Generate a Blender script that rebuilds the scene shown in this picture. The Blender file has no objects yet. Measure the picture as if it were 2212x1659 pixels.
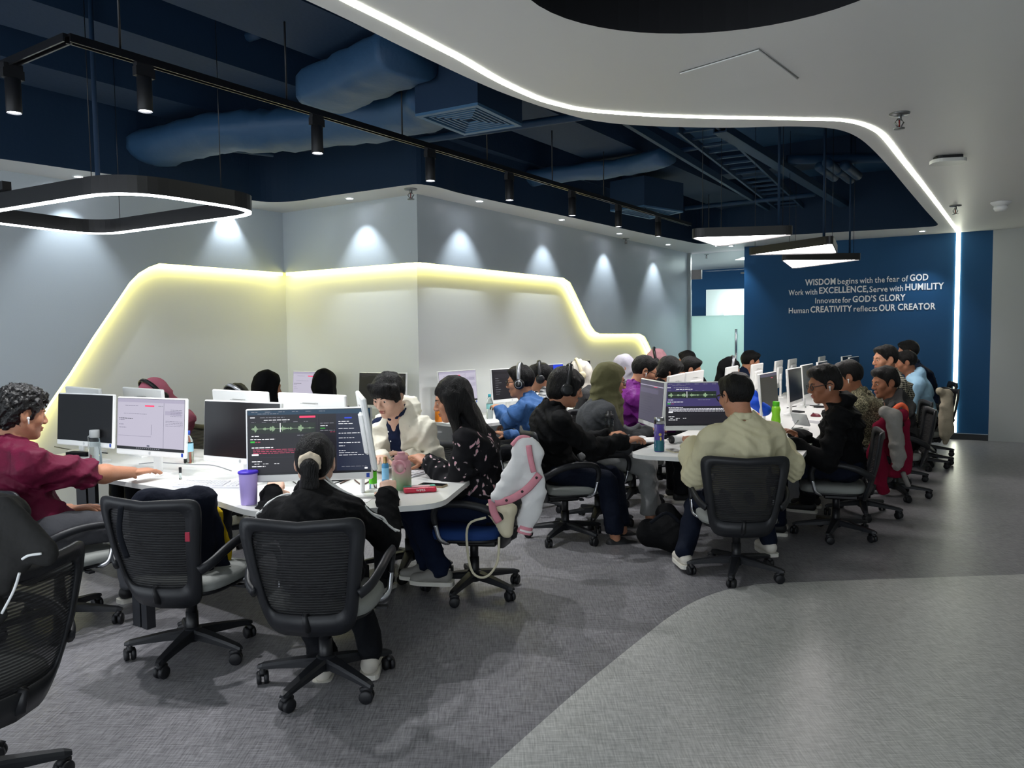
import bpy, bmesh, math, random
import numpy as np
from mathutils import Vector, Matrix

# ------------------------------------------------------------------ camera
F, CAMH = 1700.0, 1.55
PITCH, ROLL = math.atan(102 / 1700.0), math.radians(0.68)
_f = Vector((0, math.cos(PITCH), -math.sin(PITCH)))
_u0 = Vector((0, math.sin(PITCH), math.cos(PITCH)))
_r0 = Vector((1, 0, 0))
_r = math.cos(ROLL) * _r0 - math.sin(ROLL) * _u0
_u = math.cos(ROLL) * _u0 + math.sin(ROLL) * _r0
CAM = Vector((0, 0, CAMH))
scene = bpy.context.scene
col = scene.collection
cd = bpy.data.cameras.new('camera')
cd.sensor_fit = 'HORIZONTAL'
cd.sensor_width = 36.0
cd.lens = 36.0 * F / 2212.0
cd.clip_start, cd.clip_end = 0.05, 100
cam = bpy.data.objects.new('camera', cd)
col.objects.link(cam)
cam.matrix_world = Matrix(((_r.x, _u.x, -_f.x, CAM.x), (_r.y, _u.y, -_f.y, CAM.y), (_r.z, _u.z, -_f.z, CAM.z), (0, 0, 0, 1)))
scene.camera = cam

# ------------------------------------------------------------------ world, exposure
w = bpy.data.worlds.new('world')
scene.world = w
w.use_nodes = True
w.node_tree.nodes['Background'].inputs[0].default_value = (0.86, 0.93, 1.0, 1)
w.node_tree.nodes['Background'].inputs[1].default_value = 1.45
vs = scene.view_settings
vs.view_transform = 'Standard'
vs.look = 'None'
vs.gamma = 1.0
vs.use_curve_mapping = False
vs.exposure = 1.0
scene.cycles.use_denoising = True
scene.cycles.max_bounces = 4
scene.cycles.diffuse_bounces = 3
scene.cycles.glossy_bounces = 2
scene.cycles.adaptive_threshold = 0.05
scene.cycles.sample_clamp_indirect = 6.0

LAMP = dict(spot=46.0, down=19.0, ring=13.0, panel=8.0, wall_led=4.8, ceil_led=5.0, vert_led=6.0)

def ray(px, py):
    return _f + (px - 1106) / F * _r - (py - 829.5) / F * _u
def atz(px, py, z):              # point of the pixel's ray on a level plane
    d = ray(px, py)
    return CAM + d * ((z - CAMH) / d.z)
def aty(px, py, dist):           # point of the pixel's ray at a given distance ahead
    d = ray(px, py)
    return CAM + d * (dist / d.y)
def onwall(px, py, A, B):        # (distance along the wall from A, height)
    d = ray(px, py)
    ab = Vector((B[0] - A[0], B[1] - A[1]))
    L = ab.length
    ab /= L
    n = Vector((-ab.y, ab.x))
    t = (n.x * (A[0] - CAM.x) + n.y * (A[1] - CAM.y)) / (n.x * d.x + n.y * d.y)
    p = CAM + d * t
    return ((p.x - A[0]) * ab.x + (p.y - A[1]) * ab.y, p.z)

# ------------------------------------------------------------------ helpers
def srgb(h):
    if isinstance(h, (tuple, list)):
        return tuple(h[:3])
    h = h.lstrip('#')
    c = [int(h[i:i + 2], 16) / 255 for i in (0, 2, 4)]
    return tuple(x / 12.92 if x <= 0.04045 else ((x + 0.055) / 1.055) ** 2.4 for x in c)

_mats = {}
def mat(name, color='#808080', rough=0.6, metal=0.0, emit=0.0, ecol=None, bump=0.0, bscale=40.0, stretch=None, alpha=1.0, trans=0.0, spec=0.5, var=0.0, ior=1.45, coords='Object', detail=3.0, sheen=0.0, bdist=0.01, lit=True):
    if name in _mats:
        return _mats[name]
    m = bpy.data.materials.new(name)
    m.use_nodes = True
    nt = m.node_tree
    b = nt.nodes['Principled BSDF']
    c = srgb(color)
    b.inputs['Base Color'].default_value = (*c, 1)
    b.inputs['Roughness'].default_value = rough
    b.inputs['Metallic'].default_value = metal
    b.inputs['Specular IOR Level'].default_value = spec
    b.inputs['IOR'].default_value = ior
    if sheen:
        b.inputs['Sheen Weight'].default_value = sheen
    if trans:
        b.inputs['Transmission Weight'].default_value = trans
    if alpha < 1:
        b.inputs['Alpha'].default_value = alpha
    if emit:
        b.inputs['Emission Color'].default_value = (*srgb(ecol or color), 1)
        b.inputs['Emission Strength'].default_value = emit
        if not lit: m.cycles.emission_sampling = 'NONE'
    if bump or var:
        tc = nt.nodes.new('ShaderNodeTexCoord')
        mp = nt.nodes.new('ShaderNodeMapping')
        nt.links.new(tc.outputs[coords], mp.inputs[0])
        if stretch:
            mp.inputs['Scale'].default_value = stretch
        nz = nt.nodes.new('ShaderNodeTexNoise')
        nz.inputs['Scale'].default_value = bscale
        nz.inputs['Detail'].default_value = detail
        nt.links.new(mp.outputs[0], nz.inputs['Vector'])
        if bump:
            bp = nt.nodes.new('ShaderNodeBump')
            bp.inputs['Strength'].default_value = bump
            bp.inputs['Distance'].default_value = bdist
            nt.links.new(nz.outputs[0], bp.inputs['Height'])
            nt.links.new(bp.outputs[0], b.inputs['Normal'])
        if var:
            r = nt.nodes.new('ShaderNodeValToRGB')
            r.color_ramp.elements[0].position = 0.3
            r.color_ramp.elements[1].position = 0.7
            r.color_ramp.elements[0].color = (*[x * (1 - var) for x in c], 1)
            r.color_ramp.elements[1].color = (*[min(1, x * (1 + var)) for x in c], 1)
            nt.links.new(nz.outputs[0], r.inputs[0])
            nt.links.new(r.outputs[0], b.inputs['Base Color'])
    _mats[name] = m
    return m

def tag(o, label=None, cat=None, group=None, kind=None):
    if label: o['label'] = label
    if cat: o['category'] = cat
    if group: o['group'] = group
    if kind: o['kind'] = kind
    return o

def empty(name, loc=(0, 0, 0), rz=0.0, label=None, cat=None, group=None):
    o = bpy.data.objects.new(name, None)
    col.objects.link(o)
    o.location = loc
    o.rotation_euler = (0, 0, rz)
    o.empty_display_size = 0.1
    return tag(o, label, cat, group)

def link(name, me, m=None, parent=None, smooth=None):
    o = bpy.data.objects.new(name, me)
    col.objects.link(o)
    if m is not None:
        for x in (m if isinstance(m, (list, tuple)) else [m]):
            me.materials.append(x)
    if parent is not None:
        o.parent = parent
    return o

_kids = {}
def kids(o):
    return [c for c in bpy.data.objects if c.parent is o]
def copy_tree(o, parent=None):
    c = o.copy()
    col.objects.link(c)
    c.parent = parent
    for ch in kids(o):
        copy_tree(ch, c)
    return c

class MB:
    """collects shapes, then links them as one mesh object"""
    def __init__(s):
        s.v, s.f, s.mi, s.sm, s.cur = [], [], [], [], 0
    def add(s, vs, fs, smooth=False):
        k = len(s.v)
        s.v += [tuple(p) for p in vs]
        for f in fs:
            s.f.append([i + k for i in f])
            s.mi.append(s.cur)
            s.sm.append(smooth)
        return s
    def box(s, c, size, rz=0.0, M=None, bev=0.0):
        x, y, z = size[0] / 2, size[1] / 2, size[2] / 2
        if bev > 0:
            b = min(bev, x * .98, y * .98, z * .98)
            vs = []
            for sz in (-1, 1):
                for lvl in ((z - b, 0), (z, b)) if sz > 0 else ((z, b), (z - b, 0)):
                    zz, ins = sz * lvl[0], lvl[1]
                    X, Y = x - ins, y - ins
                    q = max(b - ins, b * .35)
                    vs += [(X - q, -Y, zz), (X, -Y + q, zz), (X, Y - q, zz), (X - q, Y, zz), (-X + q, Y, zz), (-X, Y - q, zz), (-X, -Y + q, zz), (-X + q, -Y, zz)]
            fs = [[7, 6, 5, 4, 3, 2, 1, 0], [24 + i for i in range(8)]]
            for l in range(3):
                for i in range(8):
                    j = (i + 1) % 8
                    fs.append([l * 8 + i, l * 8 + j, l * 8 + 8 + j, l * 8 + 8 + i])
        else:
            vs = [(a * x, b_ * y, c_ * z) for c_ in (-1, 1) for b_ in (-1, 1) for a in (-1, 1)]
            fs = [[0, 2, 3, 1], [4, 5, 7, 6], [0, 1, 5, 4], [2, 6, 7, 3], [0, 4, 6, 2], [1, 3, 7, 5]]
        if M is None:
            M = Matrix.Rotation(rz, 4, 'Z')
        T = Matrix.Translation(c) @ M
        return s.add([T @ Vector(p) for p in vs], fs)
    def tube(s, path, r, n=8, closed=False, flat=1.0, up=(0, 0, 1), caps=True):
        P = [Vector(p) for p in path]
        R = r if isinstance(r, (list, tuple)) else [r] * len(P)
        vs, fs = [], []
        upv = Vector(up)
        for i, p in enumerate(P):
            if closed:
                t = P[(i + 1) % len(P)] - P[i - 1]
            else:
                t = P[min(i + 1, len(P) - 1)] - P[max(i - 1, 0)]
            t = t.normalized() if t.length > 1e-9 else Vector((0, 0, 1))
            a = t.cross(upv)
            if a.length < 1e-3:
                a = t.cross(Vector((1, 0, 0)))
                if a.length < 1e-3:
                    a = t.cross(Vector((0, 1, 0)))
            a.normalize()
            b = a.cross(t)
            for k in range(n):
                an = 2 * math.pi * k / n
                vs.append(p + a * (R[i] * math.cos(an)) + b * (R[i] * flat * math.sin(an)))
        m = len(P)
        for i in range(m if closed else m - 1):
            j = (i + 1) % m
            for k in range(n):
                l = (k + 1) % n
                fs.append([i * n + k, i * n + l, j * n + l, j * n + k])
        if not closed and caps:
            fs.append(list(range(n))[::-1])
            fs.append([(m - 1) * n + k for k in range(n)])
        return s.add(vs, fs, True)
    def cyl(s, p0, p1, r0, r1=None, n=16):
        return s.tube([p0, p1], [r0, r0 if r1 is None else r1], n)
    def lathe(s, prof, c=(0, 0, 0), n=20, M=None, cap=True):
        vs, fs = [], []
        for (r, z) in prof:
            for k in range(n):
                a = 2 * math.pi * k / n
                vs.append(Vector((r * math.cos(a), r * math.sin(a), z)))
        for i in range(len(prof) - 1):
            for k in range(n):
                l = (k + 1) % n
                fs.append([i * n + k, i * n + l, (i + 1) * n + l, (i + 1) * n + k])
        if cap:
            fs.append(list(range(n))[::-1])
            fs.append([(len(prof) - 1) * n + k for k in range(n)])
        T = Matrix.Translation(c) @ (M or Matrix())
        return s.add([T @ p for p in vs], fs, True)
    def prism(s, poly, z0, z1, M=None):
        n = len(poly)
        vs = [Vector((p[0], p[1], z0)) for p in poly] + [Vector((p[0], p[1], z1)) for p in poly]
        fs = [list(range(n))[::-1], [n + i for i in range(n)]]
        for i in range(n):
            j = (i + 1) % n
            fs.append([i, j, n + j, n + i])
        if M is not None:
            vs = [M @ p for p in vs]
        return s.add(vs, fs)
    def quad(s, a, b, c, d):
        return s.add([a, b, c, d], [[0, 1, 2, 3]])
    def sphere(s, c, r, n=12, sc=(1, 1, 1), M=None):
        vs, fs = [], []
        m = n // 2
        for i in range(m + 1):
            th = math.pi * i / m
            for k in range(n):
                a = 2 * math.pi * k / n
                vs.append(Vector((r * sc[0] * math.sin(th) * math.cos(a), r * sc[1] * math.sin(th) * math.sin(a), r * sc[2] * math.cos(th))))
        for i in range(m):
            for k in range(n):
                l = (k + 1) % n
                fs.append([i * n + k, (i + 1) * n + k, (i + 1) * n + l, i * n + l])
        T = Matrix.Translation(c) @ (M or Matrix())
        return s.add([T @ p for p in vs], fs, True)
    def mesh(s, name):
        me = bpy.data.meshes.new(name)
        me.from_pydata(s.v, [], s.f)
        me.polygons.foreach_set('material_index', s.mi)
        me.polygons.foreach_set('use_smooth', s.sm)
        bm = bmesh.new()
        bm.from_mesh(me)
        bmesh.ops.recalc_face_normals(bm, faces=bm.faces)
        bm.to_mesh(me)
        bm.free()
        me.update()
        return me
    def build(s, name, m, parent=None):
        return link(name, s.mesh(name), m, parent)

def roundpoly(pts, r, n=6):
    """round the corners of a 2d polygon"""
    out = []
    N = len(pts)
    rr = r if isinstance(r, (list, tuple)) else [r] * N
    for i in range(N):
        p, a, b = Vector(pts[i][:2]), Vector(pts[i - 1][:2]), Vector(pts[(i + 1) % N][:2])
        d1, d2 = (a - p), (b - p)
        q = min(rr[i], d1.length * .49, d2.length * .49)
        p1, p2 = p + d1.normalized() * q, p + d2.normalized() * q
        for k in range(n + 1):
            t = k / n
            out.append(tuple((1 - t) ** 2 * p1 + 2 * t * (1 - t) * p + t * t * p2))
    return out

def smooth_path(pts, k=6):
    """Catmull-Rom through points"""
    P = [Vector(p) for p in pts]
    out = []
    for i in range(len(P) - 1):
        p0, p1, p2, p3 = P[max(i - 1, 0)], P[i], P[i + 1], P[min(i + 2, len(P) - 1)]
        for j in range(k):
            t = j / k
            out.append(0.5 * ((2 * p1) + (p2 - p0) * t + (2 * p0 - 5 * p1 + 4 * p2 - p3) * t * t + (3 * p1 - p0 - 3 * p2 + p3) * t ** 3))
    out.append(P[-1])
    return out

def spot(name, loc, target, power, angle, blend, color, parent=None, radius=0.03):
    l = bpy.data.lights.new(name, 'SPOT')
    l.energy, l.spot_size, l.spot_blend, l.color, l.shadow_soft_size = power, math.radians(angle), blend, color, radius
    o = bpy.data.objects.new(name, l)
    col.objects.link(o)
    d = Vector(target) - Vector(loc)
    o.rotation_euler = d.to_track_quat('-Z', 'Y').to_euler()
    o.location = loc
    if parent is not None:
        o.parent = parent
    return o

AX = Vector((0.56, 0.828, 0)).normalized()     # along the long wall
BX = Vector((0.828, -0.56, 0)).normalized()    # away from the long wall
ZC = 2.955                                     # soffit and ceiling height
ZS = 3.75                                      # open slab above
# ------------------------------------------------------------------ room materials
M_navy = mat('navy_paint', '#0b2a45', .75, bump=.15, bscale=30)
M_navy_lit = mat('navy_paint_lit', '#1d4669', .8, bump=.3, bscale=9)  # same navy as the beams, lightened to paint in the slab's brighter light
M_navy_wall = mat('navy_wall_paint', '#194d78', .55, bump=.08, bscale=200, spec=.3)
M_ceil = mat('ceiling_white', '#dcdcda', .45, bump=.03, bscale=2.0, spec=.4)
M_wgrey = mat('satin_grey_wall', '#bcc6cd', .30, bump=.06, bscale=90, spec=.55)
M_wwhite = mat('white_wall', '#e9ebe9', .5, bump=.03, bscale=60)
M_rwall = mat('pale_grey_wall', '#b9bdbc', .5, bump=.03, bscale=60)
M_black = mat('black_plastic', '#16171b', .42)
M_blackm = mat('black_metal', '#141417', .35, spec=.6)
M_chrome = mat('chrome', '#c9cbd0', .18, 1.0)
M_white = mat('white_plastic', '#eceeee', .4)
M_skirt = mat('skirting_black', '#101418', .4)

def floor_mat(name, c1, c2):
    m = bpy.data.materials.new(name)
    m.use_nodes = True
    nt = m.node_tree
    b = nt.nodes['Principled BSDF']
    b.inputs['Roughness'].default_value = .36
    b.inputs['Specular IOR Level'].default_value = .38
    tc = nt.nodes.new('ShaderNodeTexCoord')
    outs = []
    for sc, rot in (((180, 9, 1), .5), ((9, 180, 1), .5), ((120, 14, 1), 1.2), ((14, 120, 1), -.3)):
        mp = nt.nodes.new('ShaderNodeMapping')
        mp.inputs['Rotation'].default_value = (0, 0, rot)
        mp.inputs['Scale'].default_value = sc
        nt.links.new(tc.outputs['Object'], mp.inputs[0])
        nz = nt.nodes.new('ShaderNodeTexNoise')
        nz.inputs['Scale'].default_value = 1.0
        nz.inputs['Detail'].default_value = 2.0
        nt.links.new(mp.outputs[0], nz.inputs['Vector'])
        outs.append(nz.outputs[0])
    cur = outs[0]
    for o in outs[1:]:
        mx = nt.nodes.new('ShaderNodeMath')
        mx.operation = 'ADD'
        nt.links.new(cur, mx.inputs[0])
        nt.links.new(o, mx.inputs[1])
        cur = mx.outputs[0]
    dv = nt.nodes.new('ShaderNodeMath')
    dv.operation = 'MULTIPLY'
    dv.inputs[1].default_value = .25
    nt.links.new(cur, dv.inputs[0])
    r = nt.nodes.new('ShaderNodeValToRGB')
    r.color_ramp.elements[0].position, r.color_ramp.elements[1].position = .40, .60
    r.color_ramp.elements[0].color = (*srgb(c1), 1)
    r.color_ramp.elements[1].color = (*srgb(c2), 1)
    nt.links.new(dv.outputs[0], r.inputs[0])
    nt.links.new(r.outputs[0], b.inputs['Base Color'])
    bp = nt.nodes.new('ShaderNodeBump')
    bp.inputs['Strength'].default_value = .12
    bp.inputs['Distance'].default_value = .002
    nt.links.new(dv.outputs[0], bp.inputs['Height'])
    nt.links.new(bp.outputs[0], b.inputs['Normal'])
    return m
M_floor = floor_mat('dark_woven_vinyl', '#636266', '#98979b')
M_floor2 = floor_mat('light_woven_vinyl', '#9fa09e', '#d2d2cf')

def struct(o):
    o['kind'] = 'structure'
    return o

# ------------------------------------------------------------------ walls in plan
C0 = atz(0, 367, ZC); C1 = atz(610, 460, ZC); C2 = atz(900, 419, ZC); C3 = atz(1487, 547, ZC)
C0 = C1 + (C0 - C1) * 2.2                       # the left wall runs on beyond the frame
B0 = atz(1608, 533, ZC); B1 = atz(2145.7, 497, ZC)
bdir = (B1 - B0); bdir.z = 0; bdir.normalize()
B2 = B1 + bdir * 3.0
def xy(p): return (p[0], p[1])
def inward(A, B):
    d = Vector((B[0] - A[0], B[1] - A[1])).normalized()
    return Vector((d.y, -d.x))                  # the room lies to the right of A->B
REC = 0.09                                      # depth of the recessed white panel
n1, n2, n3 = inward(C0, C1), inward(C1, C2), inward(C2, C3)
def isect(p, d, q, e):
    k = d.x * e.y - d.y * e.x
    t = ((q[0] - p[0]) * e.y - (q[1] - p[1]) * e.x) / k
    return Vector((p[0] + d.x * t, p[1] + d.y * t))
d1 = Vector(xy(C1 - C0)).normalized(); d2 = Vector(xy(C2 - C1)).normalized(); d3 = Vector(xy(C3 - C2)).normalized()
W0 = Vector(xy(C0)) - n1 * REC; W3 = Vector(xy(C3)) - n3 * REC
W1 = isect(Vector(xy(C1)) - n1 * REC, d1, Vector(xy(C1)) - n2 * REC, d2)
W2 = isect(Vector(xy(C2)) - n2 * REC, d2, Vector(xy(C2)) - n3 * REC, d3)

# floor, in two tones of vinyl
mb = MB(); mb.quad((-9, -2.5, 0), (13, -2.5, 0), (13, 20, 0), (-9, 20, 0))
struct(mb.build('floor', M_floor))
sk = 1.0
edge = [atz(1060, 1659, 0), atz(1250, 1490, 0), atz(1400, 1368, 0), atz(1450, 1330, 0), atz(1500, 1300, 0), atz(1560, 1277, 0), atz(1620, 1266, 0), atz(1700, 1259, 0), atz(2212, 1241, 0)]
e0 = edge[0] + (edge[0] - edge[1]).normalized() * 4
e1 = edge[-1] + (edge[-1] - edge[-2]).normalized() * 9
poly = [xy(e0)] + [xy(p) for p in smooth_path([xy(p) + (0,) for p in edge], 5)] + [xy(e1), (13, -2.5)]
mb = MB(); mb.prism(poly, 0.0, 0.0015)
struct(mb.build('floor_inlay', M_floor2))

# white recessed walls
for nm, a, b in (('wall_left', W0, W1), ('wall_return', W1, W2), ('wall_long', W2, W3)):
    mb = MB(); mb.quad((a.x, a.y, 0), (b.x, b.y, 0), (b.x, b.y, ZC), (a.x, a.y, ZC))
    struct(mb.build(nm, M_wwhite))

def wallM(A, B):
    d = Vector((B[0] - A[0], B[1] - A[1])).normalized()
    n = inward(A, B)
    return Matrix(((d.x, 0, n.x, A[0]), (d.y, 0, n.y, A[1]), (0, 1, 0, 0), (0, 0, 0, 1)))   # (along, up, out)
L1 = (Vector(xy(C1)) - Vector(xy(C0))).length; L2 = (Vector(xy(C2)) - Vector(xy(C1))).length; L3 = (Vector(xy(C3)) - Vector(xy(C2))).length
ZL = onwall(904, 566, C2, C3)[1]
pts1 = [onwall(x, y, C0, C1) for x, y in ((110, 866), (150, 808), (200, 729), (250, 655), (280, 610), (300, 590), (322, 577), (345, 571))]
sl = (pts1[0][0] - pts1[2][0]) / (pts1[0][1] - pts1[2][1])
foot1 = (pts1[0][0] - sl * pts1[0][1], 0.0)
pts1 = [foot1] + pts1[:-1] + [(pts1[-1][0], ZL), (L1, ZL)]
g1 = [(0, 0)] + pts1 + [(L1, ZC), (0, ZC)]
pts3 = [onwall(x, y, C2, C3) for x, y in ((1200, 597), (1217, 600), (1232, 610), (1243, 632), (1262, 672), (1278, 705), (1286, 716), (1296, 721), (1340, 721), (1382, 721), (1393, 727), (1401, 742), (1409, 760))]
pts3[0] = (pts3[0][0], ZL)
slo = (pts3[-1][0] - pts3[-2][0]) / (pts3[-1][1] - pts3[-2][1])
pts3.append((pts3[-1][0] - slo * pts3[-1][1], 0.0))
pts3 = [(0, ZL)] + pts3
g3 = pts3 + [(L3, 0), (L3, ZC), (0, ZC)]
g2 = [(0, ZL), (L2, ZL), (L2, ZC), (0, ZC)]
for nm, A, B, g in (('wall_left_facing', C0, C1, g1), ('wall_return_facing', C1, C2, g2), ('wall_long_facing', C2, C3, g3)):
    mb = MB(); mb.prism(g, -REC, 0.0, wallM(A, B))
    struct(mb.build(nm, M_wgrey))

# light line around the recessed panel
M_wled = mat('warm_light_line', '#fffde0', .5, emit=LAMP['wall_led'], ecol='#fff388')
led = empty('wall_light_line', (0, 0, 0), 0, 'yellowish light line edging the white recessed wall panel', 'light line')
def ledline(path, A, B, nm):
    M = wallM(A, B)
    P = [Vector((p[0], p[1])) for p in path]
    mb = MB()
    for i in range(len(P) - 1):
        a, b = P[i], P[i + 1]
        t = (b - a).normalized(); nn = Vector((t.y, -t.x))     # towards the panel
        q = [a + nn * .002, b + nn * .002, b + nn * .030, a + nn * .030]
        vs = [M @ Vector((p.x, p.y, z)) for z in (-REC * .62, -REC * .30) for p in q]
        mb.add(vs, [[0, 1, 2, 3], [4, 5, 6, 7], [0, 1, 5, 4], [1, 2, 6, 5], [2, 3, 7, 6], [3, 0, 4, 7]])
    mb.build(nm, M_wled, led)
ledline(pts1, C0, C1, 'light_strip')
ledline([(0, ZL), (L2, ZL)], C1, C2, 'light_strip')
ledline(pts3, C2, C3, 'light_strip')

# back wall: blue field, light line, pale wall beyond
MBk = wallM(B0, B1); LB = (Vector(xy(B1)) - Vector(xy(B0))).length
mb = MB(); mb.prism([(0, 0.0), (LB, 0.0), (LB, ZC), (0, ZC)], -.30, 0, MBk)
struct(mb.build('wall_back', M_navy_wall))
LB2 = (Vector(xy(B2)) - Vector(xy(B0))).length
mb = MB(); mb.prism([(LB, 0), (LB2, 0), (LB2, ZC), (LB, ZC)], -.30, .012, MBk)
struct(mb.build('wall_right', M_rwall))
mb = MB(); mb.prism([(0, 0), (LB - .004, 0), (LB - .004, .085), (0, .085)], 0.0, .014, MBk)
struct(mb.build('baseboard_back', M_skirt))
mb = MB(); mb.prism([(0, .085), (LB - .004, .085), (LB - .004, .093), (0, .093)], 0.0, .016, MBk)
struct(mb.build('trim_1', mat('steel_trim', '#8f98a0', .3, .9)))
tl, _z = onwall(2066, 720, B0, B1)
M_vled = mat('white_light_line', '#fffff4', .5, emit=LAMP['vert_led'], ecol='#fdffe6')
o = MB(); o.prism([(tl - .028, .10), (tl + .028, .10), (tl + .028, ZC - .004), (tl - .028, ZC - .004)], .001, .012, MBk)
tag(o.build('vertical_light_line', M_vled), 'white light line running up the blue wall', 'light line')
# end walls out of frame, so that the room is closed on the far right
D0 = Vector(xy(B2)); D1 = D0 - Vector(xy(AX)) * 16
mb = MB(); mb.quad((D0.x, D0.y, 0), (D1.x, D1.y, 0), (D1.x, D1.y, ZC), (D0.x, D0.y, ZC))
struct(mb.build('wall_side', M_rwall))

# ------------------------------------------------------------------ ceiling
def S(pts): return [xy(atz(x, y, ZC)) for x, y in pts]
inner_r = S([(560, -45), (660, 0), (750, 42), (850, 92), (950, 140), (1030, 177), (1100, 206), (1200, 240), (1290, 262), (1400, 272), (1560, 276), (1700, 273), (1770, 275), (1815, 281), (1850, 295), (1880, 318), (1920, 360), (1960, 408), (2000, 455), (2020, 477), (2026, 485), (2017, 489), (1990, 491), (1960, 493), (1800, 502), (1650, 511), (1570, 519), (1530, 526), (1505, 526), (1480, 521)])
inner_l = S([(1400, 506), (1240, 471), (1100, 441), (1000, 419), (960, 408), (930, 401), (900, 398), (870, 401), (800, 411), (720, 422), (650, 433), (612, 436), (575, 436), (540, 432), (480, 420), (300, 386), (160, 366), (0, 343), (-200, 318)])
r3 = [tuple(p) + (0,) for p in inner_r]; l3 = [tuple(p) + (0,) for p in inner_l]
hole = [xy(p) for p in smooth_path(r3, 3)] + [xy(p) for p in smooth_path(l3, 3)]
# carry the opening on towards the left and behind the camera
far_l = Vector(hole[-1]) - Vector(xy(AX)) * 4.0
near_r = Vector(hole[0]) - Vector(xy(AX)) * 3.2
hole += [xy(far_l), xy(near_r)]
oval_c = atz(1550, -70, ZC)
oval = [(oval_c.x + .78 * math.cos(a) * 1.0, oval_c.y + .66 * math.sin(a)) for a in [2 * math.pi * i / 48 for i in range(48)]]
def ceiling_mesh():
    bm = bmesh.new()
    outer = [(-9, -2.5), (13, -2.5), (13, 20), (-9, 20)]
    edges = []
    for loop in (outer, hole, oval):
        vs = [bm.verts.new((p[0], p[1], ZC)) for p in loop]
        for i in range(len(vs)):
            edges.append(bm.edges.new((vs[i], vs[(i + 1) % len(vs)])))
    bmesh.ops.triangle_fill(bm, use_beauty=True, use_dissolve=False, edges=edges)
    def inside(p, L):
        c = False
        for i in range(len(L)):
            a, b = L[i], L[i - 1]
            if (a[1] > p[1]) != (b[1] > p[1]) and p[0] < (b[0] - a[0]) * (p[1] - a[1]) / (b[1] - a[1]) + a[0]:
                c = not c
        return c
    kill = [f for f in bm.faces if inside(f.calc_center_median(), hole) or inside(f.calc_center_median(), oval)]
    bmesh.ops.delete(bm, geom=kill, context='FACES')
    bmesh.ops.recalc_face_normals(bm, faces=bm.faces)
    me = bpy.data.meshes.new('ceiling')
    bm.to_mesh(me); bm.free()
    return me
struct(link('ceiling', ceiling_mesh(), M_ceil))
# fascia of the opening and of the round recess
mb = MB()
for i in range(len(hole)):
    a, b = hole[i], hole[(i + 1) % len(hole)]
    mb.quad((a[0], a[1], ZC), (b[0], b[1], ZC), (b[0], b[1], ZS), (a[0], a[1], ZS))
struct(mb.build('trim_2', M_navy))
mb = MB()
for i in range(len(oval)):
    a, b = oval[i], oval[(i + 1) % len(oval)]
    mb.quad((a[0], a[1], ZC), (b[0], b[1], ZC), (b[0], b[1], ZS), (a[0], a[1], ZS))
struct(mb.build('trim_3', mat('black_recess', '#0b0d12', .8)))
mb = MB(); mb.prism(oval, ZS - .02, ZS - .01)
struct(mb.build('ceiling_recess', mat('black_recess', '#0b0d12', .8)))
mb = MB(); mb.prism([(-9, -2.5), (13, -2.5), (13, 20), (-9, 20)], ZS, ZS + .1)
struct(mb.build('ceiling_slab', M_navy_lit))
# flush access panel
q = [xy(atz(x, y, ZC)) for x, y in ((1467, 155), (1535, 206), (1725, 168), (1640, 103))]
mb = MB()
c = Vector((sum(p[0] for p in q) / 4, sum(p[1] for p in q) / 4))
mb.prism([xy(c + (Vector(p) - c) * .985) for p in q], ZC - .012, ZC - .006)
o = struct(mb.build('ceiling_access_panel', M_ceil))
mb = MB()
for i in range(4):
    a, b = Vector(q[i]), Vector(q[(i + 1) % 4])
    mb.tube([(a.x, a.y, ZC - .001), (b.x, b.y, ZC - .001)], .003, 4)
mb.build('panel_joint', mat('joint_grey', '#a3a3a1', .8), o)

# ceiling light line (a recessed profile following the opening)
led_px = [(690, -35), (750, 0), (850, 50), (950, 102), (1000, 128), (1080, 174), (1160, 211), (1210, 226), (1250, 235), (1300, 241), (1400, 248), (1500, 252), (1700, 256), (1800, 258), (1850, 264), (1890, 279), (1915, 300), (1950, 345), (2000, 408), (2040, 461), (2069, 500)]
lp = smooth_path([tuple(xy(atz(x, y, ZC))) + (0,) for x, y in led_px], 4)
lp = [lp[0] - AX * 2.5] + lp
M_cled = mat('cool_light_line', '#ffffff', .5, emit=LAMP['ceil_led'], ecol='#fbffec')
mb = MB()
for i in range(len(lp) - 1):
    def side(j):
        a, b = lp[max(j - 1, 0)], lp[min(j + 1, len(lp) - 1)]
        t = (b - a).normalized()
        return Vector((t.y, -t.x, 0)) * .021
    a, b, sa, sb = lp[i], lp[i + 1], side(i), side(i + 1)
    for z in (ZC - .004,):
        mb.quad((a + sa)[:2] + (z,) if 0 else ((a + sa).x, (a + sa).y, z), ((b + sb).x, (b + sb).y, z), ((b - sb).x, (b - sb).y, z), ((a - sa).x, (a - sa).y, z))
tag(mb.build('ceiling_light_line', M_cled), 'curving white light line set into the pale ceiling', 'light line')

# beams of the open ceiling, along the long wall
for k, (px, py, wd, sg) in enumerate(((540, 70, .62, 1), (410, 110, .5, -1), (410, 110, .5, -5.2))):
    p = atz(px, py, ZS - .32) + BX * (wd / 2 * sg)
    a, b = p - AX * 6, p + AX * 9
    mb = MB()
    c = (a + b) / 2
    mb.box((c.x, c.y, ZS - .16), ((b - a).length, wd, .33), math.atan2(AX.y, AX.x))
    struct(mb.build('ceiling_beam', M_navy))
for t in (2.2, 6.2, 10.2):
    p = Vector((-1.2, 5.0, 0)) + AX * t
    mb = MB(); mb.box((p.x, p.y, ZS - .13), (.35, 9, .26), math.atan2(AX.y, AX.x))
    struct(mb.build('ceiling_beam', M_navy))

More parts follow.
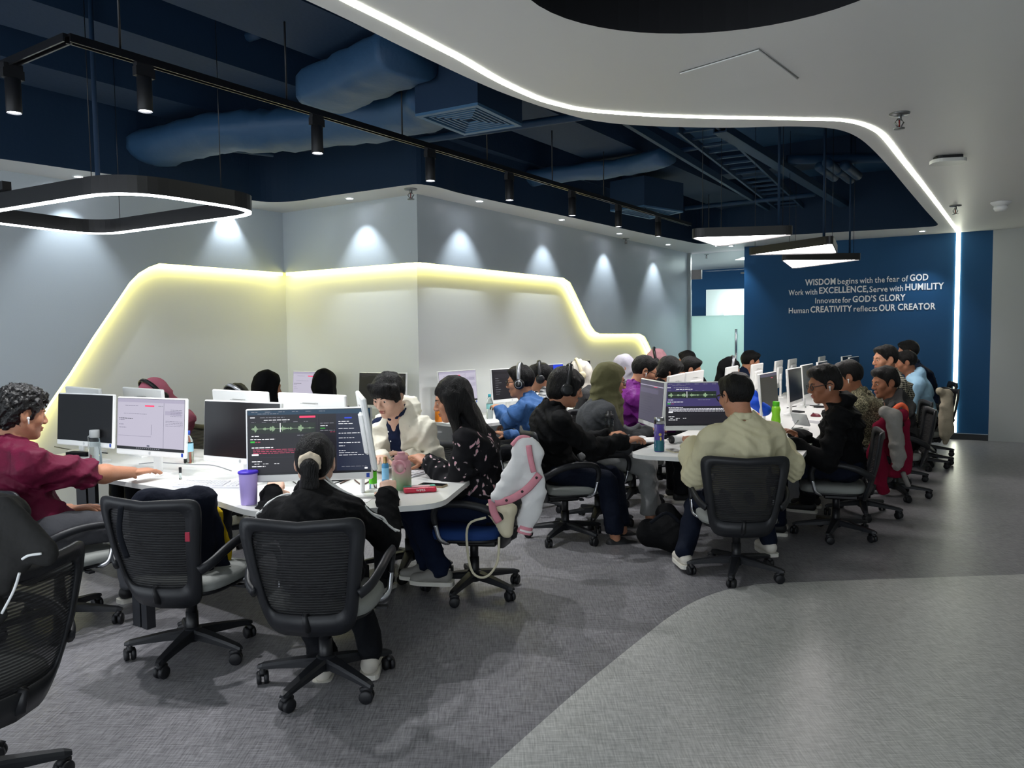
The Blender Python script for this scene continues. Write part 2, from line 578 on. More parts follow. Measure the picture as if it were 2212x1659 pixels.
# ------------------------------------------------------------------ glass door beside the blue wall and the room behind it
M_glass = mat('clear_glass', '#e8f4f2', .02, trans=1.0, ior=1.05, spec=.5)
def frosted():
    m = bpy.data.materials.new('frosted_film')
    m.use_nodes = True
    nt = m.node_tree
    b = nt.nodes['Principled BSDF']
    b.inputs['Base Color'].default_value = (*srgb('#d8efea'), 1)
    b.inputs['Roughness'].default_value = .35
    tr = nt.nodes.new('ShaderNodeBsdfTranslucent')
    tr.inputs[0].default_value = (*srgb('#dff3ee'), 1)
    mx = nt.nodes.new('ShaderNodeMixShader')
    mx.inputs[0].default_value = .6
    nt.links.new(b.outputs[0], mx.inputs[1]); nt.links.new(tr.outputs[0], mx.inputs[2])
    nt.links.new(mx.outputs[0], nt.nodes['Material Output'].inputs[0])
    return m
G0 = Vector(xy(C3)); G1 = isect(Vector(xy(C3)), Vector(xy(BX)), Vector(xy(B0)), Vector(xy(AX)))
MG = wallM(G0, G1); LG = (G1 - G0).length
door = tag(empty('door_1'), kind='structure'); 
zf = onwall(1490, 683, G0, G1)[1]
mb = MB(); mb.prism([(.06, 0.01), (LG, 0.01), (LG, zf), (.06, zf)], -.006, .006, MG); mb.build('frosted_pane', frosted(), door)
mb = MB(); mb.prism([(.06, zf), (LG, zf), (LG, 2.62), (.06, 2.62)], -.006, .006, MG); mb.build('clear_pane', M_glass, door)
mb = MB(); mb.prism([(.06, 2.63), (LG, 2.63), (LG, ZC - .02), (.06, ZC - .02)], -.006, .006, MG); mb.build('transom_pane', M_glass, door)
mb = MB(); mb.prism([(0, 0), (.05, 0), (.05, ZC), (0, ZC)], -.03, .03, MG); mb.build('door_frame', mat('pale_frame', '#aab2b2', .35, .6), door)
mb = MB(); mb.prism([(.06, 2.50), (.24, 2.50), (.24, 2.66), (.06, 2.66)], -.02, .02, MG); mb.build('patch_fitting', mat('satin_steel', '#a6a09d', .35, .8), door)
hx = onwall(1592, 750, G0, G1)[0]; hz = onwall(1592, 711, G0, G1)[1]
mb = MB()
mb.tube([MG @ Vector((hx, .62, .05)), MG @ Vector((hx, hz, .05))], .022, 10)
for z in (.75, hz - .13):
    mb.tube([MG @ Vector((hx, z, -.01)), MG @ Vector((hx, z, .05))], .012, 8)
mb.build('door_handle', M_chrome, door)
# the neighbouring room seen through the glass
q0 = G0 - Vector(xy(BX)) * 1.5; q1 = G1 + Vector(xy(BX)) * 2.0
far = Vector(xy(AX)) * 3.6
mb = MB()
mb.quad((q0.x + far.x, q0.y + far.y, 0), (q1.x + far.x, q1.y + far.y, 0), (q1.x + far.x, q1.y + far.y, 3.2), (q0.x + far.x, q0.y + far.y, 3.2))
struct(mb.build('wall_beyond', M_navy_wall))
wb = MB()
DB = 16.3
wl, wr = aty(1526, 700, DB), aty(1640, 700, DB - .4); zt_ = aty(1560, 626, DB).z
cen = (wl + wr) / 2
wb.box((cen.x, cen.y, zt_ / 2), ((wr - wl).length, .12, zt_), math.atan2((wr - wl).y, (wr - wl).x))
struct(wb.build('wall_beyond_low', M_wwhite))
win = MB()
w0_, w1_ = aty(1564, 682, DB - .35), aty(1602, 640, DB - .45)
win.box(((w0_.x + w1_.x) / 2, (w0_.y + w1_.y) / 2, (w0_.z + w1_.z) / 2), ((w1_ - w0_).xy.length, .02, w1_.z - w0_.z), math.atan2((wr - wl).y, (wr - wl).x))
tag(win.build('lit_window', mat('daylight_window', '#ffffff', .5, emit=2.2, ecol='#eefaff')), 'bright white window seen through the glass door', 'window')
for k, (u, v, z) in enumerate(((.62, 2.0, 2.72), (.95, 2.6, 2.42))):
    p = G0 + (G1 - G0) * u + Vector(xy(AX)) * v
    e = empty('track_light_bar', (p.x, p.y, z), math.atan2(BX.y, BX.x), ['thin light bar seen high through the glass door', 'second thin light bar seen lower through the glass door'][k], 'light')
    mb = MB(); mb.box((0, 0, 0), (.8, .04, .03)); mb.build('rail', M_blackm, e)
    mb = MB(); mb.box((.1, 0, -.02), (.5, .03, .012)); mb.build('diffuser', mat('bar_light', '#ffffff', .5, emit=9), e)
la = bpy.data.lights.new('neighbour_room_lamp', 'AREA'); la.energy = 40; la.size = .5; la.color = (.9, 1, .98)
lo = bpy.data.objects.new('neighbour_room_lamp', la); col.objects.link(lo)
pl = G0 + (G1 - G0) * .6 + Vector(xy(AX)) * 1.5
lo.location = (pl.x, pl.y, ZC - .02)

# ------------------------------------------------------------------ lettering on the blue wall
M_letter = mat('white_letters', '#ffffff', .5)
lettering = empty('wall_lettering', (0, 0, 0), 0, 'four lines of white motto lettering on the blue back wall', 'lettering')
def word(txt, px0, px1, ybase, bold):
    a = onwall(px0, ybase, B0, B1); b = onwall(px1, ybase, B0, B1)
    cu = bpy.data.curves.new('word', 'FONT')
    cu.body = txt
    cu.size = .2
    cu.extrude = .004
    cu.offset = .0046 if bold else .0018
    cu.resolution_u = 3
    cu.space_character = 1.06
    tmp = bpy.data.objects.new('tmp', cu); col.objects.link(tmp)
    me = bpy.data.meshes.new_from_object(tmp.evaluated_get(bpy.context.evaluated_depsgraph_get()))
    bpy.data.objects.remove(tmp)
    xs = [v.co.x for v in me.vertices]
    x0, x1 = min(xs), max(xs)
    s = (b[0] - a[0]) / (x1 - x0)
    sy = .66 if bold else .60
    for v in me.vertices:
        v.co = MBk @ Vector((a[0] + (v.co.x - x0) * s, a[1] + v.co.y * sy, .006 + v.co.z))
    link('word', me, M_letter, lettering)
def _ln(y0, y1, x0, x1):
    return lambda x: y0 + (y1 - y0) * (x - x0) / (x1 - x0)
sc_ = 380 / 2212.0
def cx(v): return 1680 + v * sc_
def cy(v): return 580 + v * sc_
for (y0, x0, y1, x1, ws) in (
    (222, 345, 150, 1890, (('WISDOM', 345, 727, 1), ('begins', 753, 1008, 0), ('with', 1030, 1192, 0), ('the', 1220, 1346, 0), ('fear', 1370, 1530, 0), ('of', 1560, 1640, 0), ('GOD', 1662, 1893, 1))),
    (342, 140, 265, 2088, (('Work', 138, 325, 0), ('with', 345, 498, 0), ('EXCELLENCE,', 522, 1138, 1), ('Serve', 1153, 1382, 0), ('with', 1405, 1577, 0), ('HUMILITY', 1604, 2090, 1))),
    (444, 470, 405, 1605, (('Innovate', 473, 793, 0), ('for', 813, 922, 0), ('GOD\u2019S', 942, 1240, 1), ('GLORY', 1273, 1607, 1))),
    (567, 140, 517, 1985, (('Human', 140, 392, 0), ('CREATIVITY', 413, 935, 1), ('reflects', 955, 1252, 0), ('OUR', 1273, 1480, 1), ('CREATOR', 1510, 1985, 1)))):
    fn = _ln(y0, y1, x0, x1)
    for t, a, b, bold in ws:
        word(t, cx(a), cx(b), cy(fn((a + b) / 2)), bold)
# ------------------------------------------------------------------ track lights
ZT = 2.95          # track
ZK = 2.70          # lower rim of the spot heads
def spot_at(px, py):
    return atz(px, py, ZK)
heads_px = [(318, 240), (685, 332), (925, 392), (1100, 433), (1235, 466), (1338, 490), (1423, 511)]
hp = [spot_at(*p) for p in heads_px]
# straight line through the heads
m0 = sum(hp, Vector()) / len(hp)
tdir = (hp[-1] - hp[0]); tdir.z = 0; tdir.normalize()
tdir = Vector((AX.x * .5 + tdir.x * .5, AX.y * .5 + tdir.y * .5, 0)).normalized()
t_of = lambda p: (p - m0).dot(tdir)
track = empty('light_track', (0, 0, 0), 0, 'long black ceiling track carrying cylinder spotlights', 'track')
tA = m0 + tdir * t_of(atz(112, 97, ZT)); tB = m0 + tdir * (t_of(hp[-1]) + 1.0)
def rail(a, b, nm):
    mb = MB()
    c = (a + b) / 2
    L = (b - a).length
    rz = math.atan2(b.y - a.y, b.x - a.x)
    mb.box((c.x, c.y, ZT + .012), (L, .045, .012), rz)
    for s in (-1, 1):
        off = Vector((-math.sin(rz), math.cos(rz), 0)) * (.018 * s)
        mb.box((c.x + off.x, c.y + off.y, ZT - .006), (L, .009, .028), rz)
    mb.build(nm, M_blackm, track)
rail(tA, tB, 'rail')
tC = tA - Vector((BX.x, BX.y, 0)) * 2.2
rail(tA, tC, 'rail')
for k in range(9):
    p = tA + tdir * (.25 + k * 1.02)
    mb = MB(); mb.cyl((p.x, p.y, ZT + .015), (p.x, p.y, ZS), .006, n=6); mb.build('hanger_rod', M_blackm, track)
p = tA - Vector((BX.x, BX.y, 0)) * 1.1
mb = MB(); mb.cyl((p.x, p.y, ZT + .015), (p.x, p.y, ZS), .006, n=6); mb.build('hanger_rod', M_blackm, track)
M_lens = mat('spot_lens', '#ffffff', .3, emit=14, ecol='#f4f8ff', lit=False)
M_spot = mat('spot_body', '#17181c', .5)
order = ['nearest the left edge of the picture', 'second from the left end of the track', 'third from the left end of the track', 'fourth from the left end of the track', 'fifth from the left end of the track', 'third from the far end of the track', 'next to last along the track', 'last at the far end of the track']
_q = atz(2, 238, ZK); tp = [tA + (tC - tA).normalized() * (Vector((_q.x, _q.y, 0)) - Vector((tA.x, tA.y, 0))).length] + [m0 + tdir * t_of(p) for p in hp]
spots = []
for k, p in enumerate(tp):
    e = empty('track_spotlight', (p.x, p.y, ZK), 0, 'black cylinder spotlight, ' + order[k], 'spotlight', 'cylinder spotlights on the ceiling track')
    mb = MB(); mb.lathe([(.034, .0), (.036, .004), (.036, .165), (.030, .170)], n=20, cap=False); mb.build('housing', M_spot, e)
    mb = MB(); mb.lathe([(.0, .012), (.030, .012), (.031, .006), (.0, .006)], n=18, cap=False); mb.build('lens', M_lens, e)
    mb = MB(); mb.box((0, 0, .19), (.10, .034, .045), math.atan2(tdir.y, tdir.x)); mb.cyl((0, 0, .168), (0, 0, .21), .012, n=8); mb.box((0, 0, .225), (.09, .03, .03), math.atan2(tdir.y, tdir.x)); mb.build('adapter', M_spot, e)
    spot('spot_lamp', (0, 0, -.004), (0, 0, -1), LAMP['spot'], 100, .5, (.98, .99, 1), e, .028)

# ------------------------------------------------------------------ pendants
def pendant(name, corners, rad, zb, hgt, label, ring_w=None, strength=10, panel=None):
    c = sum((Vector(q) for q in corners), Vector((0, 0))) / len(corners)
    e = empty(name, (c.x, c.y, zb), 0, label, 'pendant light', 'black pendant lights over the desks')
    pl = roundpoly([Vector(q) - c for q in corners], rad, 10)
    A = sum(pl[i - 1][0] * pl[i][1] - pl[i][0] * pl[i - 1][1] for i in range(len(pl)))
    if A < 0: pl = pl[::-1]
    def inset(P, d):
        out = []
        for i in range(len(P)):
            a, b = Vector(P[i - 1]), Vector(P[(i + 1) % len(P)])
            t = (b - a)
            if t.length < 1e-6: t = Vector((1, 0))
            t.normalize()
            out.append((P[i][0] - t.y * d, P[i][1] + t.x * d))
        return out
    def ringmesh(mb, P, Q, z0, z1):
        n = len(P)
        vs = [(p[0], p[1], z) for z in (z0, z1) for p in P] + [(p[0], p[1], z) for z in (z0, z1) for p in Q]
        fs = []
        for i in range(n):
            j = (i + 1) % n
            fs += [[i, j, n + j, n + i], [2 * n + i, 3 * n + i, 3 * n + j, 2 * n + j], [i, 2 * n + i, 2 * n + j, j], [n + i, n + j, 3 * n + j, 3 * n + i]]
        mb.add(vs, fs)
    mb = MB()
    if ring_w:
        ringmesh(mb, pl, inset(pl, ring_w), 0.008, hgt)
        mb.build('housing', M_blackm, e)
        mb = MB(); ringmesh(mb, inset(pl, .004), inset(pl, ring_w - .004), 0, .009)
        mb.build('diffuser', mat('ring_light', '#ffffff', .5, emit=LAMP['ring'], ecol='#f6faff'), e)
    else:
        ringmesh(mb, pl, inset(pl, .012), 0.0, hgt)
        mb.prism(inset(pl, .006), hgt - .012, hgt)
        mb.build('housing', M_blackm, e)
        mb = MB(); mb.prism(inset(pl, .012), .010, .018)
        mb.build('diffuser', mat('panel_light', '#ffffff', .5, emit=LAMP['panel'], ecol='#fff8f6'), e)
    return e, pl, c
ringq = [xy(atz(x, y, 2.35)) for x, y in ((588, 461), (216, 511), (-112, 472), (264, 411))]
e, pl, rc = pendant('ring_pendant', ringq, .34, 2.35, .105, 'large black rounded rectangular ring pendant with white lit rim', .042)
mb = MB(); mb.box((Vector(ringq[3])[0] * .35 + ringq[2][0] * .65 - rc.x, Vector(ringq[3])[1] * .35 + ringq[2][1] * .65 - rc.y, .135), (.16, .05, .05), math.atan2(BX.y, BX.x)); mb.build('driver_box', M_blackm, e)
for q in (pl[12], pl[34], pl[0]):
    mb = MB(); mb.cyl((q[0] * .96, q[1] * .96, .10), (q[0] * .96, q[1] * .96, ZS - 2.35), .0025, n=5); mb.build('wire', M_blackm, e)
p = atz(212, 400, 2.46)
mb = MB(); mb.cyl((p.x - rc.x, p.y - rc.y, .1), (p.x - rc.x, p.y - rc.y, ZS - 2.35), .014, n=8); mb.build('conduit', M_navy, e)
tri = [(((1487, 513), (1552, 534), (1727, 506)), .13, 2.35, 'nearest of three black pendant panels, a rounded triangle'),
       (((1609, 552), (1810, 548), (1800, 526)), .10, 2.35, 'middle of three black pendant panels, pointing left'),
       (((1687, 562), (1712, 581), (1867, 561)), .10, 2.35, 'farthest of three black pendant panels, in front of the lettering')]
for cs, rd, zb, lb in tri:
    cc = [xy(atz(x, y, zb)) for x, y in cs]
    e, pl, c = pendant('panel_pendant', cc, rd, zb, .075, lb)
    for q in (pl[2], pl[len(pl) // 2], pl[-3]):
        mb = MB(); mb.cyl((q[0] * .9, q[1] * .9, .07), (q[0] * .9, q[1] * .9, ZS - zb), .0025, n=5); mb.build('wire', M_blackm, e)
    mb = MB(); q = pl[3]; mb.cyl((q[0] * .8, q[1] * .8, .07), (q[0] * .8, q[1] * .8, ZS - zb), .011, n=8); mb.build('conduit', M_navy, e)

# ------------------------------------------------------------------ downlights in the soffit
M_dl = mat('downlight_lens', '#ffffff', .3, emit=22, ecol='#f2f6ff', lit=False)
dl = [((170, 381), 'in the soffit above the left wall'), ((500, 440), 'in the soffit behind the ring pendant'), ((755, 428), 'in the soffit left of the projecting wall corner'), ((1036, 434), 'first one right of the projecting wall corner'), ((1213, 474), 'second one right of the projecting wall corner'), ((1338, 504), 'third one right of the projecting wall corner'), ((1443, 528), 'fourth one right of the projecting wall corner'), ((1550, 531), 'in the soffit left of the glass door'), ((1579, 531), 'in the soffit over the glass door'), ((1992, 499), 'in the soffit at the right end of the blue wall')]
for k, ((x, y), lb) in enumerate(dl):
    p = atz(x, y, ZC)
    e = empty('downlight', (p.x, p.y, ZC), 0, 'small round recessed downlight, ' + lb, 'downlight', 'recessed downlights in the soffit')
    mb = MB()
    n = 20
    vs = [(r * math.cos(2 * math.pi * i / n), r * math.sin(2 * math.pi * i / n), z) for r, z in ((.050, -.001), (.048, -.007), (.036, -.007), (.034, -.001)) for i in range(n)]
    fs = [[a * n + i, a * n + (i + 1) % n, (a + 1) * n + (i + 1) % n, (a + 1) * n + i] for a in range(3) for i in range(n)]
    mb.add(vs, fs, True); mb.build('rim', M_white, e)
    mb = MB(); mb.lathe([(.0, -.004), (.034, -.004), (.034, -.002), (.0, -.002)], n=16, cap=False); mb.build('lens', M_dl, e)
    # tilted a little towards the wall it washes
    tgt = {0: -n1, 1: -n1, 2: -n2}.get(k, -n3 if k < 8 else Vector(xy(AX)))
    spot('down_lamp', (0, 0, -.012), (tgt.x * .13, tgt.y * .13, -1), LAMP['down'], 78, .7, (.84, .92, 1.0), e, .012)

# ------------------------------------------------------------------ sprinklers, wireless unit, smoke detector
M_brass = mat('sprinkler_steel', '#8d8f90', .3, .9)
def sprinkler(x, y, lb, s=1.0):
    p = atz(x, y, ZC)
    e = empty('sprinkler', (p.x, p.y, ZC), 0, lb, 'sprinkler', 'ceiling sprinklers')
    mb = MB(); mb.lathe([(.042 * s, 0), (.040 * s, -.006 * s), (.016 * s, -.010 * s)], n=18); mb.build('escutcheon', M_brass, e)
    mb = MB()
    mb.cyl((0, 0, -.004), (0, 0, -.028 * s), .010 * s, n=8)
    for sg in (-1, 1):
        mb.tube([(sg * .008 * s, 0, -.026 * s), (sg * .019 * s, 0, -.038 * s), (sg * .004 * s, 0, -.062 * s)], .0032 * s, 6)
    mb.build('frame_arm', M_brass, e)
    mb = MB(); mb.cyl((0, 0, -.028 * s), (0, 0, -.058 * s), .0035 * s, n=6); mb.build('bulb', mat('sprinkler_bulb', '#7a2020', .2), e)
    mb = MB(); mb.lathe([(.022 * s, -.062 * s), (.022 * s, -.066 * s)], n=14); mb.build('deflector', M_brass, e)
sprinkler(1943, 245, 'steel sprinkler on the pale ceiling right of the light line', 1.5)
sprinkler(2064, 444, 'steel sprinkler on the pale ceiling above the blue wall', 1.5)
sprinkler(887, 408, 'steel sprinkler in the soffit at the projecting wall corner', 1.5)
sprinkler(1352, 515, 'tiny sprinkler in the soffit above the long grey wall', 1.2)
sprinkler(1526, 550, 'small sprinkler just before the glass door', 1.0)
p = atz(2048, 338, ZC)
e = empty('ceiling_unit', (p.x, p.y, ZC), math.radians(-12), 'flat rounded white wireless unit under the pale ceiling', 'access point')
mb = MB(); mb.prism(roundpoly([(-.13, -.10), (.13, -.10), (.13, .10), (-.13, .10)], .09, 6), -.055, -.028); mb.build('cover', mat('unit_white', '#c9cac6', .4), e)
mb = MB(); mb.prism(roundpoly([(-.10, -.07), (.10, -.07), (.10, .07), (-.10, .07)], .04, 4), -.028, 0); mb.build('bracket', M_black, e)
p = atz(2162, 436, ZC)
e = empty('smoke_detector', (p.x, p.y, ZC), 0, 'round white smoke detector at the right of the ceiling', 'smoke detector')
mb = MB(); mb.lathe([(.10, 0), (.10, -.012), (.065, -.045)], n=24); mb.build('base', M_white, e)
mb = MB(); mb.lathe([(.065, -.046), (.07, -.07), (.055, -.095), (.02, -.10)], n=24); mb.build('sensor_head', M_white, e)

# ------------------------------------------------------------------ services in the open ceiling
def cassette(c4, ztop, label):
    c = sum((Vector(q) for q in c4), Vector((0, 0))) / 4
    zb = 2.98
    e = empty('air_diffuser_box', (c.x, c.y, zb), 0, label, 'air diffuser', 'air diffuser boxes in the open ceiling')
    q = [Vector(p) - c for p in c4]
    mb = MB(); mb.prism([xy(p) for p in q], .02, ztop - zb); mb.build('plenum_box', M_navy, e)
    fr = mat('diffuser_blue', '#3d6485', .5)
    def frame(s0, s1, z0, z1, nm):
        mb = MB()
        n = 4
        vs = [(p.x * s, p.y * s, z) for z in (z0, z1) for s in (s0, s1) for p in q]
        fs = []
        for i in range(4):
            j = (i + 1) % 4
            fs += [[i, j, 4 + j, 4 + i], [8 + i, 12 + i, 12 + j, 8 + j], [i, 8 + i, 8 + j, j], [4 + i, 4 + j, 12 + j, 12 + i]]
        mb.add(vs, fs); mb.build(nm, fr, e)
    frame(1.0, .86, 0.0, .018, 'outer_frame')
    for s in (.76, .62, .48, .34, .20):
        frame(s, s - .045, .004, .012, 'vane')
zb = 2.98
cassette([xy(atz(x, y, zb)) for x, y in ((897, 252), (1032, 227), (1128, 273), (1003, 293))], 3.35, 'large navy air diffuser box under the duct, square louvred face')
cassette([xy(atz(x, y, zb)) for x, y in ((1318, 457), (1392, 446), (1476, 459), (1404, 474))], 3.32, 'smaller far navy air diffuser box beyond the track')

M_duct = mat('duct_wrap', '#2c4f70', .55, bump=1.0, bscale=6, detail=6)
def duct(path, rx, rz, label, seg=4, wob=.02, sq=False):
    """wrapped flexible duct: a crumpled oval tube"""
    P = smooth_path(path, seg)
    rnd = random.Random(len(label))
    n = 20
    vs, fs = [], []
    for i, p in enumerate(P):
        t = (P[min(i + 1, len(P) - 1)] - P[max(i - 1, 0)]).normalized()
        a = t.cross(Vector((0, 0, 1))).normalized(); b = a.cross(t)
        w = 1 + rnd.uniform(-1, 1) * wob * 2
        for k in range(n):
            an = 2 * math.pi * k / n
            cx_, sx_ = math.cos(an), math.sin(an)
            ex = .55 if sq else 1.0
            cx_ = math.copysign(abs(cx_) ** ex, cx_); sx_ = math.copysign(abs(sx_) ** ex, sx_)
            rr = w + rnd.uniform(-1, 1) * wob
            vs.append(p + a * rx * cx_ * rr + b * rz * sx_ * rr)
    for i in range(len(P) - 1):
        for k in range(n):
            l = (k + 1) % n
            fs.append([i * n + k, i * n + l, (i + 1) * n + l, (i + 1) * n + k])
    fs.append(list(range(n))[::-1]); fs.append([(len(P) - 1) * n + k for k in range(n)])
    mb = MB(); mb.add(vs, fs, True)
    return tag(mb.build('air_duct', M_duct), label, 'duct', 'wrapped air ducts')
zd = 3.24
duct([atz(330, 322, zd), atz(420, 300, zd), atz(500, 285, zd), atz(600, 283, zd), atz(740, 270, zd), atz(880, 245, zd), atz(960, 215, 3.24)], .26, .15, 'crumpled blue wrapped duct end hanging left of the big diffuser', 5, .05)
duct([atz(700, 200, 3.28), atz(760, 172, 3.28), atz(820, 146, 3.28), atz(885, 118, 3.28)], .22, .13, 'wide flat blue duct rising behind the big diffuser', 4, .02, True)
duct([atz(1150, 384, 3.30), atz(1230, 374, 3.30), atz(1310, 366, 3.30), atz(1370, 356, 3.30), atz(1440, 338, 3.30)], .14, .09, 'blue wrapped duct feeding the far diffuser box', 4, .05)
M_pipe = mat('pipe_navy', '#123552', .6)
def pipe(a, b, r, label, cat='pipe', m=None):
    mb = MB(); mb.tube(smooth_path([a, a * .67 + b * .33, a * .33 + b * .67, b], 2), r, 10)
    return tag(mb.build('pipe', m or M_pipe), label, cat, 'pipes under the slab')
pipe(atz(415, 118, 3.66), atz(560, 72, 3.66), .035, 'short blue conduit pipe crossing under the slab at upper left')
pipe(atz(455, 318, 3.25), atz(590, 334, 3.25), .022, 'thin blue strut bar beside the crumpled duct')
pipe(atz(890, 305, 3.2), atz(1330, 240, 3.2), .032, 'blue insulated pipe running past the big diffuser')
pipe(atz(1700, 345, 3.40), atz(1960, 340, 3.40), .05, 'thick blue pipe crossing near the right end of the open ceiling')
pipe(atz(1180, 375, 3.38), atz(1560, 310, 3.38), .022, 'blue cable bundle pipe in front of the far diffuser')
pipe(atz(1480, 450, 3.3), atz(1760, 420, 3.3), .03, 'thin blue pipe above the pendant panels')
for k in range(4):
    a = atz(1770 + 38 * k - (60 if k > 1 else 0), 360 + (k % 2) * 6 - (10 if k > 1 else 0), 3.28)
    b = a + AX * .7
    tag(pipe(a, b, .05, ['short fat blue pipe stub, first from the left', 'short fat blue pipe stub, second from the left', 'short fat blue pipe stub, third from the left', 'short fat blue pipe stub, fourth from the left'][k] + ' under the far slab'))
# ladder cable tray and channels
tray = empty('cable_tray', (0, 0, 0), 0, 'blue ladder cable tray running under the far open ceiling', 'cable tray')
a0, b0 = atz(1505, 272, 3.35), atz(1745, 480, 3.35)
dv = (b0 - a0).normalized(); sd = Vector((dv.y, -dv.x, 0))
for s in (-1, 1):
    mb = MB(); c = (a0 + b0) / 2 + sd * .17 * s
    mb.box(c, ((b0 - a0).length, .025, .07), math.atan2(dv.y, dv.x)); mb.build('side_rail', M_pipe, tray)
L = (b0 - a0).length
nr = int(L / .30)
for k in range(nr):
    p = a0 + dv * (.15 + k * .30)
    mb = MB(); mb.box(p, (.03, .33, .02), math.atan2(dv.y, dv.x)); mb.build('rung', M_pipe, tray)
for (xa, ya, xb, yb, z, lb) in ((1350, 268, 1660, 455, 3.3, 'long thin blue channel left of the cable tray'), (1555, 285, 1870, 475, 3.3, 'long wide blue channel right of the cable tray')):
    a, b = atz(xa, ya, z), atz(xb, yb, z)
    mb = MB(); c = (a + b) / 2; wd = .03 if 'thin' in lb else .11
    rz = math.atan2(b.y - a.y, b.x - a.x)
    mb.box(c, ((b - a).length, wd, .012), rz)
    off = Vector((-math.sin(rz), math.cos(rz), 0)) * wd / 2
    for s in (-1, 1): mb.box(c + off * s + Vector((0, 0, .03)), ((b - a).length, .012, .07), rz)
    tag(mb.build('channel', M_pipe), lb, 'channel')
# ------------------------------------------------------------------ task chair
M_chair = mat('chair_plastic', '#1b1d22', .45, bump=.05, bscale=300)
M_seat = mat('seat_fabric_grey', '#8e918e', .85, bump=.25, bscale=350)
M_seat_blue = mat('seat_fabric_blue', '#163a78', .85, bump=.25, bscale=350)
M_caster = mat('caster_rubber', '#131419', .5)
def mesh_fabric():
    m = bpy.data.materials.new('mesh_fabric')
    m.use_nodes = True
    nt = m.node_tree
    b = nt.nodes['Principled BSDF']
    b.inputs['Base Color'].default_value = (*srgb('#101116'), 1)
    b.inputs['Roughness'].default_value = .7
    tc = nt.nodes.new('ShaderNodeTexCoord')
    wv = nt.nodes.new('ShaderNodeTexWave')
    wv.bands_direction = 'Z'
    wv.inputs['Scale'].default_value = 26
    nt.links.new(tc.outputs['Object'], wv.inputs['Vector'])
    bp = nt.nodes.new('ShaderNodeBump'); bp.inputs['Strength'].default_value = .6; bp.inputs['Distance'].default_value = .004
    nt.links.new(wv.outputs['Fac'], bp.inputs['Height']); nt.links.new(bp.outputs[0], b.inputs['Normal'])
    mr = nt.nodes.new('ShaderNodeMapRange')
    mr.inputs[3].default_value, mr.inputs[4].default_value = .84, .99
    nt.links.new(wv.outputs['Fac'], mr.inputs[0])
    nt.links.new(mr.outputs[0], b.inputs['Alpha'])
    return m
M_meshf = mesh_fabric()

